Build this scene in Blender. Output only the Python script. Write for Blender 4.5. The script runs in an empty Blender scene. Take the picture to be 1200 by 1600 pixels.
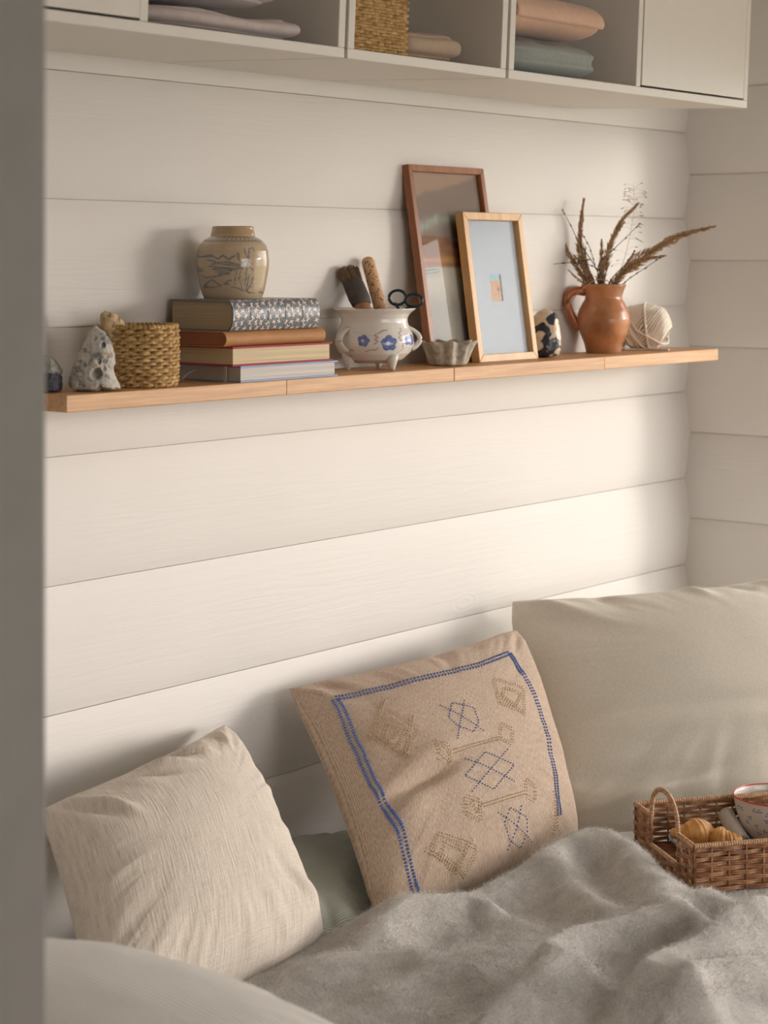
import bpy, math, random
import numpy as np
from mathutils import Vector, Matrix
random.seed(7)
RNG = np.random.default_rng(11)
SC = bpy.context.scene
COL = SC.collection

# ------------------------------------------------------------------ camera, sky, sun, exposure
F, PX, PY = 3038.0, 600.0, 406.0                      # focal length and principal point in pixels of the 1200x1600 frame
CAM = np.array((-3.352, -1.9447, 1.36))
RIGHT = np.array((0.6287, -0.7777, 0.0)); FWD = np.array((0.7777, 0.6287, 0.0))
cam_data = bpy.data.cameras.new('camera'); cam = bpy.data.objects.new('camera', cam_data); COL.objects.link(cam)
cam.location = CAM
cam.rotation_euler = (math.pi / 2, 0, math.atan2(FWD[1], FWD[0]) - math.pi / 2)
cam_data.sensor_width = 36; cam_data.lens = F / 1600 * 36
cam_data.shift_y = -(800 - PY) / 1600
cam_data.clip_start = 0.05
cam_data.dof.use_dof = True; cam_data.dof.focus_distance = 2.75; cam_data.dof.aperture_fstop = 7.0
SC.camera = cam
world = bpy.data.worlds.new('world'); SC.world = world; world.use_nodes = True
bg = world.node_tree.nodes['Background']
bg.inputs[0].default_value = (1.0, 0.97, 0.95, 1); bg.inputs[1].default_value = 18.0
sun_d = bpy.data.lights.new('sun', 'SUN'); sun = bpy.data.objects.new('sun', sun_d); COL.objects.link(sun)
sun_d.energy = 6.0; sun_d.angle = math.radians(14); sun_d.color = (1.0, 0.92, 0.84)
SUN_AZ, SUN_EL = math.radians(44), math.radians(7.0)  # azimuth measured from the back wall's normal towards the window
to_sun = Vector((math.sin(SUN_AZ) * math.cos(SUN_EL), -math.cos(SUN_AZ) * math.cos(SUN_EL), math.sin(SUN_EL)))
sun.rotation_euler = to_sun.to_track_quat('Z', 'Y').to_euler()
sun.location = (2, -2, 2.5)
SC.view_settings.view_transform = 'Standard'; SC.view_settings.look = 'None'
SC.view_settings.exposure = -2.15; SC.view_settings.gamma = 1.0; SC.view_settings.use_curve_mapping = False

# ------------------------------------------------------------------ helpers
def ray(px, py):
    return RIGHT * (px - PX) / F + FWD + np.array((0, 0, -(py - PY) / F))
def at_y(px, py, y):
    d = ray(px, py); return CAM + d * ((y - CAM[1]) / d[1])
def at_x(px, py, x):
    d = ray(px, py); return CAM + d * ((x - CAM[0]) / d[0])
def at_z(px, py, z):
    d = ray(px, py); return CAM + d * ((z - CAM[2]) / d[2])
def at_d(px, py, depth):
    return CAM + ray(px, py) * depth
def col_xy(px, y):                                    # the x on the plane y under a pixel column, and its depth
    p = at_y(px, PY, y); return p[0], float(np.dot(p - CAM, FWD))
ROTC = math.atan2(RIGHT[1], RIGHT[0])                 # local +x to the right of the view, local -y towards the viewer

def hash3(i, j, k):
    n = np.sin(i * 127.1 + j * 311.7 + k * 74.7) * 43758.5453
    return n - np.floor(n)
def vnoise(p):
    p = np.asarray(p, float); i = np.floor(p); f = p - i; f = f * f * (3 - 2 * f)
    r = 0
    for dx in (0, 1):
        for dy in (0, 1):
            for dz in (0, 1):
                w = (f[..., 0] if dx else 1 - f[..., 0]) * (f[..., 1] if dy else 1 - f[..., 1]) * (f[..., 2] if dz else 1 - f[..., 2])
                r = r + w * hash3(i[..., 0] + dx, i[..., 1] + dy, i[..., 2] + dz)
    return r * 2 - 1
def fbm(p, o=4):
    p = np.asarray(p, float); a, r = 1.0, 0
    for k in range(o):
        r = r + a * vnoise(p * 2 ** k + 17.3 * k); a *= .5
    return r / 1.6
def xyz(u, v, w=0.0):
    u, v = np.broadcast_arrays(np.asarray(u, float), np.asarray(v, float))
    return np.stack((u, v, np.zeros_like(u) + w), -1)

class MB:
    """collects shapes and links them as ONE mesh object"""
    def __init__(s): s.v = []; s.f = []; s.n = 0; s.uv = []; s.c = []
    def add(s, verts, faces, uv=None, c=None):
        verts = np.asarray(verts, float).reshape(-1, 3)
        s.f.extend([tuple(i + s.n for i in q) for q in faces])
        s.v.append(verts); s.n += len(verts)
        s.uv.append(np.zeros((len(verts), 2)) if uv is None else np.asarray(uv, float).reshape(-1, 2))
        s.c.append(np.ones((len(verts), 3)) if c is None else np.broadcast_to(np.asarray(c, float), (len(verts), 3)))
    def grid(s, P, uv=None, c=None, close_u=False, close_v=False, flip=False):
        n, m = P.shape[:2]; fs = []
        for i in range(n if close_u else n - 1):
            for j in range(m if close_v else m - 1):
                a, b = i * m + j, i * m + (j + 1) % m
                d, e = ((i + 1) % n) * m + j, ((i + 1) % n) * m + (j + 1) % m
                fs.append((a, d, e, b) if flip else (a, b, e, d))
        s.add(P.reshape(-1, 3), fs, None if uv is None else uv.reshape(-1, 2), None if c is None else c.reshape(-1, 3))
    def box(s, lo, hi, c=None):
        (a, b, d), (e, f, g) = lo, hi
        v = [(a, b, d), (e, b, d), (e, f, d), (a, f, d), (a, b, g), (e, b, g), (e, f, g), (a, f, g)]
        s.add(v, [(0, 3, 2, 1), (4, 5, 6, 7), (0, 1, 5, 4), (1, 2, 6, 5), (2, 3, 7, 6), (3, 0, 4, 7)], None, c)
    def tube(s, pts, r, n=6, closed=False, cap=True, c=None, squash=1.0):
        pts = np.asarray(pts, float); k = len(pts)
        r = np.broadcast_to(np.asarray(r, float), (k,))
        if closed: t = np.roll(pts, -1, 0) - np.roll(pts, 1, 0)
        else: t = np.gradient(pts, axis=0)
        t /= np.linalg.norm(t, axis=1)[:, None] + 1e-12
        ref = np.array((0, 0, 1.0)) if abs(t[:, 2]).mean() < .8 else np.array((1.0, 0, 0))
        a = np.cross(t, ref); a /= np.linalg.norm(a, axis=1)[:, None] + 1e-12
        b = np.cross(t, a); th = np.linspace(0, 2 * np.pi, n, endpoint=False)
        P = pts[:, None] + r[:, None, None] * (a[:, None] * np.cos(th)[None, :, None] + squash * b[:, None] * np.sin(th)[None, :, None])
        base = s.n
        s.grid(P, close_u=closed, close_v=True, c=None if c is None else np.broadcast_to(np.asarray(c, float), P.shape))
        if cap and not closed:
            s.f.append(tuple(base + i for i in range(n))[::-1]); s.f.append(tuple(base + (k - 1) * n + i for i in range(n)))
    def lathe(s, prof, n=64, c=None, mod=None):
        prof = np.asarray(prof, float); th = np.linspace(0, 2 * np.pi, n, endpoint=False)
        R = prof[:, 0][:, None] * np.ones(n)[None]; Z = prof[:, 1][:, None] * np.ones(n)[None]
        TH = np.ones(len(prof))[:, None] * th[None]
        if mod is not None: R, Z = mod(R, Z, TH)[:2]
        P = np.stack((R * np.sin(TH), -R * np.cos(TH), Z), -1)      # theta 0 faces local -y, towards the viewer
        s.grid(P, close_v=True, c=None if c is None else c(R, Z, TH))
    def blob(s, cen, rad, n=10, c=None):
        th = np.linspace(0, np.pi, n); ph = np.linspace(0, 2 * np.pi, 2 * n, endpoint=False)
        T, H = np.meshgrid(th, ph, indexing='ij')
        P = np.array(cen) + np.stack((np.sin(T) * np.cos(H), np.sin(T) * np.sin(H), np.cos(T)), -1) * np.asarray(rad, float)
        s.grid(P, close_v=True, c=None if c is None else np.broadcast_to(np.asarray(c, float), P.shape))
    def xform(s, M):
        M = np.array(M); s.v = [v @ M[:3, :3].T + M[:3, 3] for v in s.v]; return s
    def mesh(s, name, smooth=True):
        me = bpy.data.meshes.new(name); V = np.concatenate(s.v)
        me.from_pydata(V.tolist(), [], s.f); me.update()
        li = np.empty(len(me.loops), np.int32); me.loops.foreach_get('vertex_index', li)
        uv = np.concatenate(s.uv)
        if uv.any():
            l = me.uv_layers.new(name='UVMap'); l.data.foreach_set('uv', uv[li].astype(np.float32).ravel())
        c = np.concatenate(s.c)
        if (c != 1).any():
            at = me.color_attributes.new('col', 'FLOAT_COLOR', 'POINT')
            at.data.foreach_set('color', np.concatenate((c, np.ones((len(c), 1))), 1).astype(np.float32).ravel())
        me.polygons.foreach_set('use_smooth', np.full(len(me.polygons), smooth))
        return me
    def build(s, name, mat=None, parent=None, smooth=True, bevel=0, seg=2, loc=None, rotz=None):
        o = bpy.data.objects.new(name, s.mesh(name, smooth)); COL.objects.link(o)
        if mat: o.data.materials.append(mat)
        if parent: o.parent = parent
        if loc is not None: o.location = loc
        if rotz is not None: o.rotation_euler.z = rotz
        if bevel:
            b = o.modifiers.new('bevel', 'BEVEL'); b.width = bevel; b.segments = seg; b.limit_method = 'ANGLE'; b.angle_limit = .6
        return o

def empty(name, loc=(0, 0, 0), rotz=0):
    o = bpy.data.objects.new(name, None); COL.objects.link(o); o.location = loc; o.rotation_euler.z = rotz
    o.empty_display_size = .05; return o
def tag(o, label, cat, group=None):
    o['label'] = label; o['category'] = cat
    if group: o['group'] = group
    return o
def struct(o): o['kind'] = 'structure'; return o

# ------------------------------------------------------------------ materials
def lin(r, g, b):
    f = lambda x: (x / 255 / 12.92) if x / 255 <= .04045 else ((x / 255 + .055) / 1.055) ** 2.4
    return (f(r), f(g), f(b))
class NT:
    def __init__(s, name):
        s.m = bpy.data.materials.new(name); s.m.use_nodes = True; s.t = s.m.node_tree; s.b = s.t.nodes['Principled BSDF']
    def n(s, kind, **kw):
        x = s.t.nodes.new(kind)
        for k, v in kw.items():
            if hasattr(x, k) and not k[0].isupper(): setattr(x, k, v)
            else: x.inputs[k.replace('_', ' ')].default_value = v
        return x
    def l(s, a, b): s.t.links.new(a, b)
    def mapping(s, coord='Object', scale=(1, 1, 1), rot=(0, 0, 0), loc=(0, 0, 0)):
        tc = s.n('ShaderNodeTexCoord'); mp = s.n('ShaderNodeMapping')
        mp.inputs['Scale'].default_value = scale; mp.inputs['Rotation'].default_value = rot; mp.inputs['Location'].default_value = loc
        s.l(tc.outputs[coord], mp.inputs['Vector']); return mp.outputs['Vector']
    def noise(s, vec, scale=5, detail=4, rough=.5, dist=0):
        x = s.n('ShaderNodeTexNoise', Scale=scale, Detail=detail, Roughness=rough, Distortion=dist)
        s.l(vec, x.inputs['Vector']); return x.outputs['Fac']
    def ramp(s, fac, stops):
        r = s.n('ShaderNodeValToRGB'); e = r.color_ramp.elements
        while len(e) < len(stops): e.new(.5)
        for q, (p, c) in zip(e, stops): q.position = p; q.color = (*c, 1)
        s.l(fac, r.inputs['Fac']); return r.outputs['Color']
    def math(s, op, a, b=None):
        x = s.n('ShaderNodeMath', operation=op)
        for i, q in enumerate((a, b)):
            if q is None: continue
            if isinstance(q, (int, float)): x.inputs[i].default_value = q
            else: s.l(q, x.inputs[i])
        return x.outputs[0]
    def mixc(s, fac, a, b, mode='MIX'):
        x = s.n('ShaderNodeMix', data_type='RGBA', blend_type=mode)
        for i, q in ((0, fac), (6, a), (7, b)):
            if isinstance(q, (int, float)): x.inputs[i].default_value = q
            elif isinstance(q, tuple): x.inputs[i].default_value = (*q, 1)
            else: s.l(q, x.inputs[i])
        return x.outputs[2]
    def color(s, c):
        if isinstance(c, tuple): s.b.inputs['Base Color'].default_value = (*c, 1)
        else: s.l(c, s.b.inputs['Base Color'])
    def bump(s, h, strength=.3, dist=.01):
        x = s.n('ShaderNodeBump', Strength=strength, Distance=dist); s.l(h, x.inputs['Height'])
        if s.b.inputs['Normal'].is_linked: s.l(s.b.inputs['Normal'].links[0].from_socket, x.inputs['Normal'])
        s.l(x.outputs[0], s.b.inputs['Normal'])
    def set(s, rough=.5, spec=.5, **kw):
        s.b.inputs['Roughness'].default_value = rough; s.b.inputs['Specular IOR Level'].default_value = spec
        for k, v in kw.items(): s.b.inputs[k.replace('_', ' ')].default_value = v
        return s.m
def plain(name, c, rough=.5, var=.06, scale=30, bump=.0, bscale=200, bdist=.001, **kw):
    m = NT(name); v = m.mapping()
    n = m.noise(v, scale, 3)
    m.color(m.ramp(n, [(.25, tuple(x * (1 - var) for x in c)), (.75, tuple(min(1, x * (1 + var)) for x in c))]))
    if bump: m.bump(m.noise(v, bscale, 3), bump, bdist)
    return m.set(rough, **kw)
def attr(name, rough=.5, bump=0, bscale=200, bdist=.001, noise=.0, **kw):
    m = NT(name); a = m.n('ShaderNodeAttribute', attribute_name='col'); c = a.outputs['Color']
    v = m.mapping()
    if noise: c = m.mixc(noise, c, m.ramp(m.noise(v, 60, 4), [(.3, (.35, .32, .3)), (.7, (1, 1, 1))]), 'MULTIPLY')
    m.color(c)
    if bump: m.bump(m.noise(v, bscale, 3), bump, bdist)
    return m.set(rough, **kw)
def wood(name, dark, light, scale=(3, 60, 60), rough=.45, bump=.15, coord='Object'):
    m = NT(name); oi = m.n('ShaderNodeObjectInfo')
    tc = m.n('ShaderNodeTexCoord'); ad = m.n('ShaderNodeVectorMath', operation='ADD'); mu = m.n('ShaderNodeVectorMath', operation='SCALE')
    mu.inputs[0].default_value = (7, 3, 5); m.l(oi.outputs['Random'], mu.inputs['Scale'])
    m.l(tc.outputs[coord], ad.inputs[0]); m.l(mu.outputs[0], ad.inputs[1])
    mp = m.n('ShaderNodeMapping'); mp.inputs['Scale'].default_value = scale; m.l(ad.outputs[0], mp.inputs['Vector'])
    n = m.noise(mp.outputs[0], 1.0, 6, .6, .6); mp2 = m.n('ShaderNodeMapping')
    mp2.inputs['Scale'].default_value = tuple(4 * q for q in scale); m.l(ad.outputs[0], mp2.inputs['Vector'])
    n2 = m.noise(mp2.outputs[0], 1.0, 3, .6)
    f = m.math('ADD', m.math('MULTIPLY', n, .7), m.math('MULTIPLY', n2, .3))
    m.color(m.ramp(f, [(.3, dark), (.52, tuple((a + b) / 2 for a, b in zip(dark, light))), (.7, light)]))
    m.bump(f, bump, .001); return m.set(rough)

def wall_paint(name, c, along):
    """white paint on wooden planks: fine grain along the plank, a knot here and there"""
    m = NT(name); oi = m.n('ShaderNodeObjectInfo'); tc = m.n('ShaderNodeTexCoord')
    mu = m.n('ShaderNodeVectorMath', operation='SCALE'); mu.inputs[0].default_value = (9, 4, 6); m.l(oi.outputs['Random'], mu.inputs['Scale'])
    ad = m.n('ShaderNodeVectorMath', operation='ADD'); m.l(tc.outputs['Object'], ad.inputs[0]); m.l(mu.outputs[0], ad.inputs[1])
    sc = [0, 0, 40]; sc[along] = 2.2; sc[1 - along] = 6
    mp = m.n('ShaderNodeMapping'); mp.inputs['Scale'].default_value = sc; m.l(ad.outputs[0], mp.inputs['Vector'])
    g = m.noise(mp.outputs[0], 1.6, 5, .65, 1.2)
    sk = [0, 0, 9]; sk[along] = 4.2
    mk = m.n('ShaderNodeMapping'); mk.inputs['Scale'].default_value = sk; m.l(ad.outputs[0], mk.inputs['Vector'])
    vo = m.n('ShaderNodeTexVoronoi', Scale=1.0); m.l(mk.outputs[0], vo.inputs['Vector'])
    ring = m.math('MULTIPLY', m.math('SINE', m.math('MULTIPLY', vo.outputs['Distance'], 95.)), m.math('LESS_THAN', vo.outputs['Distance'], .17))
    ring = m.math('MULTIPLY', ring, m.math('GREATER_THAN', m.n('ShaderNodeSeparateColor').outputs[0], -1))
    sp = m.t.nodes[-1]
    sepc = m.n('ShaderNodeSeparateColor'); m.l(vo.outputs['Color'], sepc.inputs[0])
    ring = m.math('MULTIPLY', ring, m.math('GREATER_THAN', sepc.outputs[0], .55))
    h = m.math('ADD', g, m.math('MULTIPLY', m.math('MULTIPLY', ring, g), .2))
    big = m.noise(m.mapping('Object', (1, 1, 1)), 2.5, 2)
    m.color(m.ramp(big, [(.3, tuple(x * .965 for x in c)), (.7, c)]))
    m.bump(h, .35, .0022)
    return m.set(.55, .35)

WHITE = (.77, .735, .695)
M_WALL = wall_paint('white painted planks', WHITE, 0)
M_WALLR = wall_paint('white painted planks end wall', WHITE, 1)
M_ROOM = plain('white room paint', (.55, .52, .48), .7)
M_FLOOR = wood('floor boards', (.40, .26, .15), (.58, .40, .25), (30, 2, 30))
M_POST = plain('grey painted trim', (.27, .262, .245), .6)
M_CAB = plain('white cabinet lacquer', (.76, .72, .66), .42, .015)
M_CABDARK = plain('cabinet gap', (.30, .30, .29), .6)
M_OAK = wood('oiled oak', lin(178, 128, 82), lin(222, 176, 126), (4, 90, 90), .45)

# ------------------------------------------------------------------ the room
PITCH, Z0 = .1697, .7615
def plank_mesh(length, height, along, sag=.0065, gap=.0005, back=.02):
    """barrel faced plank; the face looks to -y (along 0) or to -x (along 1)"""
    t = np.linspace(-1, 1, 15); h = height / 2 - gap
    prof = [(-sag * (1 - abs(q) ** 2.2) - .002 * (1 - abs(q) ** 12), q * h) for q in t]
    prof = [(.0025, -h)] + prof + [(.0025, h)]
    L = np.linspace(0, length, 2); mb = MB()
    P = np.array([[(x, d, z) if along == 0 else (d, -x, z) for x in L] for d, z in prof])
    mb.grid(P, close_u=True, flip=(along == 0))
    n = len(prof)
    mb.f.append(tuple(range(0, 2 * n, 2))); mb.f.append(tuple(range(1, 2 * n, 2))[::-1])
    me = mb.mesh('plank', True)
    return me
def add_plank(me, mat, loc, parent):
    if not me.materials: me.materials.append(mat)
    o = bpy.data.objects.new('plank', me); COL.objects.link(o); o.location = loc; o.parent = parent
    try:
        b = o.modifiers.new('split', 'EDGE_SPLIT'); b.split_angle = .7
    except Exception: pass
    return o
wall_back = struct(empty('wall_back'))
me = plank_mesh(2.52, PITCH, 0)
for k in range(-4, 9):
    z = Z0 + PITCH * (k + .5)
    add_plank(me, M_WALL, (-2.52, RNG.normal(0, .0008), z), wall_back)
b = MB(); b.box((-4.7, .003, 0), (.2, .14, 2.32)); struct(b.build('wall_back_core', M_ROOM, wall_back))
wall_right = struct(empty('wall_right'))
RP, RZ0 = .1685, .853
WIN = (-.190, -3.0, RZ0 - 3 * RP, 1.68)       # the big window: y from, y to, sill, head
me_s, me_l = plank_mesh(-WIN[0], RP, 1), plank_mesh(3.2, RP, 1)
for k in range(-5, 9):
    z = RZ0 + RP * (k + .5)
    add_plank(me_s if WIN[2] < z < WIN[3] else me_l, M_WALLR, (RNG.normal(0, .0008), 0, z), wall_right)
b = MB()
b.box((.003, WIN[0], 0), (.22, .02, 2.32)); b.box((.003, WIN[1], 0), (.22, WIN[0], WIN[2])); b.box((.003, WIN[1], WIN[3]), (.22, WIN[0], 2.32))
b.box((.003, -3.3, 0), (.22, WIN[1], 2.32)); struct(b.build('wall_right_core', M_ROOM, wall_right, False))
win = struct(empty('window_1'))
for nm, lo, hi in (('jamb', (.012, WIN[0] - .02, WIN[2]), (.22, WIN[0], WIN[3])), ('jamb', (.012, WIN[1], WIN[2]), (.22, WIN[1] + .02, WIN[3])),
                   ('head', (.012, WIN[1] + .02, WIN[3] - .02), (.22, WIN[0] - .02, WIN[3])), ('sill', (.0, WIN[1] + .02, WIN[2]), (.25, WIN[0] - .02, WIN[2] + .02))):
    b = MB(); b.box(lo, hi); b.build(nm, M_POST, win, False, .002)
b = MB(); b.box((-4.7, -3.4, -.05), (.1, .02, 0)); struct(b.build('floor', M_FLOOR, None, False))
M_GROUND = plain('pale dry grass outside', (.30, .28, .20), .95, .3, 3)
b = MB(); b.box((.25, -25, -.65), (40, 15, -.60)); struct(b.build('ground', M_GROUND, None, False))
b = MB(); b.box((-4.7, -3.4, 2.32), (.14, .14, 2.40)); struct(b.build('ceiling', plain('white ceiling paint', (.80, .77, .73), .7), None, False))
b = MB(); FILL_W = (-2.7, -.8, .7, 1.65)                  # front wall; unseen opening at the viewer's right, added to let in fill light
for lo, hi in (((-4.7, 0), (FILL_W[0], 2.32)), ((FILL_W[1], 0), (.22, 2.32)), ((FILL_W[0], 0), (FILL_W[1], FILL_W[2])), ((FILL_W[0], FILL_W[3]), (FILL_W[1], 2.32))): b.box((lo[0], -3.4, lo[1]), (hi[0], -3.3, hi[1]))
struct(b.build('wall_front', M_ROOM, None, False))
fill_win = struct(empty('fill_opening'))  # unseen surround of the opening added for fill light
for nm, lo, hi in (('jamb', (FILL_W[0], FILL_W[2]), (FILL_W[0] + .02, FILL_W[3])), ('jamb', (FILL_W[1] - .02, FILL_W[2]), (FILL_W[1], FILL_W[3])), ('head', (FILL_W[0] + .02, FILL_W[3] - .02), (FILL_W[1] - .02, FILL_W[3])), ('sill', (FILL_W[0] + .02, FILL_W[2]), (FILL_W[1] - .02, FILL_W[2] + .02))):
    b = MB(); b.box((lo[0], -3.4, lo[1]), (hi[0], -3.3, hi[1])); b.build(nm, M_POST, fill_win, False, .002)
b = MB(); b.box((-4.8, -3.4, 0), (-4.7, .02, 2.32)); struct(b.build('wall_rear', M_ROOM, None, False))
b = MB(); b.box((-2.60, -.96, 0), (-2.535, .02, 2.32)); struct(b.build('wall_left', M_POST, None, False))
b = MB(); b.box((-2.615, -.995, 0), (-2.52, -.96, 2.32)); struct(b.build('trim_1', M_POST, None, False, .003))

# ------------------------------------------------------------------ wall cabinets
TILT = math.radians(2.75)
CX = {'u1': (-2.163, -1.4595), 'u2': (-1.4535, -1.1055), 'u3': (-1.0990, -.4000)}
CD, CH, CT = .336, .35, .013
CZ = 1.633
def cabinet(label, x0, x1, doors):
    root = empty('wall_cabinet', (x0, -.0145, CZ)); root.rotation_euler.x = TILT
    tag(root, label, 'cabinet', None); w = x1 - x0
    def part(nm, lo, hi, m=M_CAB, bv=.0012):
        b = MB(); b.box(lo, hi); return b.build(nm, m, root, False, bv)
    part('bottom_panel', (0, -CD, 0), (w, 0, CT)); part('top_panel', (0, -CD, CH - CT), (w, 0, CH))
    part('side_panel', (0, -CD, CT), (CT, 0, CH - CT)); part('side_panel', (w - CT, -CD, CT), (w, 0, CH - CT))
    part('back_panel', (CT, -.006, CT), (w - CT, -.001, CH - CT))
    if w > .5: part('divider', (w / 2 - CT / 2, -CD + .001, CT), (w / 2 + CT / 2, -.006, CH - CT))
    for a, c in doors:
        part('door', (a * w + (CT if a == 0 else CT / 2) + .0015, -CD - .0005, CT + .0028), (c * w - (CT if c == 1 else CT / 2) - .0015, -CD + .015, CH - CT - .0015), M_CAB, .001)
    return root
cabinet('white wall cabinet at upper left with a door beside two folded pale lilac cloths', *CX['u1'], [(0, .5)])
cabinet('narrow open white wall cabinet holding the wicker basket and beige blanket', *CX['u2'], [])
cabinet('white wall cabinet at upper right with pink and teal textiles beside its door', *CX['u3'], [(.5, 1)])
RT = Matrix.Rotation(TILT, 4, 'X')
def in_cab(x0, lx, ly, lz):                           # a point inside a cabinet, in the cabinet's own directions
    return Vector((x0, -.0145, CZ)) + RT @ Vector((lx, ly, lz))

def cloth_mat(name, c, scale=700):
    m = NT(name); v = m.mapping()
    m.color(m.ramp(m.noise(v, 90, 4, .7), [(.3, tuple(x * .88 for x in c)), (.7, c)]))
    m.bump(m.noise(v, scale, 2), .25, .0006); m.bump(m.noise(v, 45, 3), .25, .003)
    return m.set(.9, .15, Sheen_Weight=.2)
def folded(name, size, seed, mat, layers=2, n=84, lump=.006, taper=0.0):
    """a soft folded cloth: rounded slab with fold grooves round its edge, resting on z=0"""
    w, d, h = size; mb = MB()
    th = np.linspace(0, 2 * np.pi, 2 * n, endpoint=False); ph = np.linspace(-np.pi / 2, np.pi / 2, n)
    T, Q = np.meshgrid(th, ph)
    sp = lambda c, e: np.sign(c) * np.abs(c) ** e
    cq = np.abs(np.cos(Q)) ** .55
    gro = 1 - .05 * np.exp(-((np.mod(np.sin(Q) * layers / 2 + .5 * (layers % 2), 1) - .5) / .10) ** 2) * (np.abs(np.sin(Q)) < .93)
    X = w / 2 * sp(np.cos(T), .42) * cq * gro; Y = d / 2 * sp(np.sin(T), .42) * cq * gro; Z = h / 2 * (1 + sp(np.sin(Q), .8))
    P = np.stack((X, Y, Z), -1)
    N = fbm(P * np.array((9, 9, 16)) + seed * 7.7, 3); N2 = fbm(P * np.array((16, 5, 9)) + seed * 3.1, 3)
    P[..., 2] *= 1 + taper * P[..., 0] / w
    P[..., 2] += lump * 1.6 * N * (Z / h) ; P[..., 0] += lump * N2; P[..., 1] += lump * N2 * 1.2
    P[..., 2] = np.maximum(P[..., 2], 0)
    mb.grid(P, close_v=True); return mb
def put_cloth(name, cab, lx, ly, lz, size, seed, mat, label, group=None, rot=0, **kw):
    o = folded(name, size, seed, mat, **kw).build(name, mat)
    o.location = in_cab(CX[cab][0], lx, ly, lz); o.rotation_euler = (TILT, 0, rot); return tag(o, label, 'textile', group)
M_LILAC = cloth_mat('lilac white cotton', lin(205, 192, 188)); M_BEIGE = cloth_mat('beige wool', lin(196, 172, 148))
M_PINK = cloth_mat('dusty pink cotton', lin(222, 184, 160)); M_TEAL = cloth_mat('grey teal cotton', lin(158, 164, 158))
put_cloth('folded_sheet', 'u1', .520, -.195, CT, (.300, .26, .031), 1, M_LILAC, 'folded pale lilac cloth, lower of the two in the left cabinet')
put_cloth('folded_sheet', 'u1', .500, -.190, CT + .038, (.270, .25, .050), 2, M_LILAC, 'folded pale lilac cloth lying on top of another in the left cabinet')
put_cloth('folded_blanket', 'u2', .240, -.190, CT, (.150, .22, .050), 3, M_BEIGE, 'folded beige blanket on the cabinet floor behind the wicker basket', lump=.005)
put_cloth('folded_blanket', 'u3', .155, -.185, CT, (.270, .28, .055), 4, M_TEAL, 'folded grey teal blanket under the pink roll in the right cabinet', layers=1)
# rolled pink cloth: a spiral sheet whose layers show at its left end
tt = np.linspace(0, 1, 150); turns = 3.2
def roll_mesh(L, ry, rz):
    mb = MB(); xs = np.linspace(-L / 2, L / 2, 40); P = np.zeros((len(tt), len(xs), 3))
    for j, x in enumerate(xs):
        e = 1 - max(0, (x - L * .30) / (L * .2)) ** 2 * .55
        r = (.22 + .78 * tt ** .8) * e; a = 2 * np.pi * turns * tt + 2.2
        wob = 1 + .05 * fbm(xyz(np.full_like(a, x * 14), np.cos(a) * 1.2, 0) + np.stack((0 * a, 0 * a, np.sin(a) * 1.2), -1) + 3)
        P[:, j] = np.stack((np.full_like(a, x) + .004 * np.sin(a * .5), ry * r * np.cos(a) * wob, rz + rz * r * np.sin(a) * wob), -1)
    P[..., 2] = np.maximum(P[..., 2], .001); mb.grid(P); return mb
o = roll_mesh(.265, .075, .031).build('rolled_blanket', M_PINK)
s = o.modifiers.new('thick', 'SOLIDIFY'); s.thickness = .0035; s.offset = 0
o.location = in_cab(CX['u3'][0], .158, -.258, CT + .058); o.rotation_euler = (TILT, 0, 0)
tag(o, 'rolled dusty pink cloth with a spiral end on the teal blanket', 'textile')

# woven wicker basket in the narrow cabinet
M_WICK = NT('straw wicker'); _v = M_WICK.mapping()
M_WICK.color(M_WICK.ramp(M_WICK.noise(_v, 130, 3, .6), [(.3, lin(140, 104, 62)), (.55, lin(190, 154, 100)), (.75, lin(216, 184, 132))])); M_WICK.bump(M_WICK.noise(M_WICK.mapping('Object', (80, 80, 700)), 1, 2), .4, .001)
M_WICK = M_WICK.set(.6, .3)
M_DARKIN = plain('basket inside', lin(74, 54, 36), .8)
def rect_path(w, d, rc, n):
    """points and outward normals round a rounded rectangle"""
    pts, nor = [], []
    segs = [((w / 2 - rc, -d / 2 + rc), -90), ((w / 2 - rc, d / 2 - rc), 0), ((-w / 2 + rc, d / 2 - rc), 90), ((-w / 2 + rc, -d / 2 + rc), 180)]
    poly = []
    for (cx, cy), a0 in segs:
        for a in np.radians(np.linspace(a0, a0 + 90, 7)):
            poly.append((cx + rc * math.cos(a), cy + rc * math.sin(a)))
    poly = np.array(poly + [poly[0]]); L = np.r_[0, np.cumsum(np.linalg.norm(np.diff(poly, axis=0), axis=1))]
    s = np.linspace(0, L[-1], n, endpoint=False)
    P = np.stack((np.interp(s, L, poly[:, 0]), np.interp(s, L, poly[:, 1])), -1)
    t = np.roll(P, -1, 0) - np.roll(P, 1, 0); t /= np.linalg.norm(t, axis=1)[:, None]
    return P, np.stack((t[:, 1], -t[:, 0]), -1), L[-1]
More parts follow.
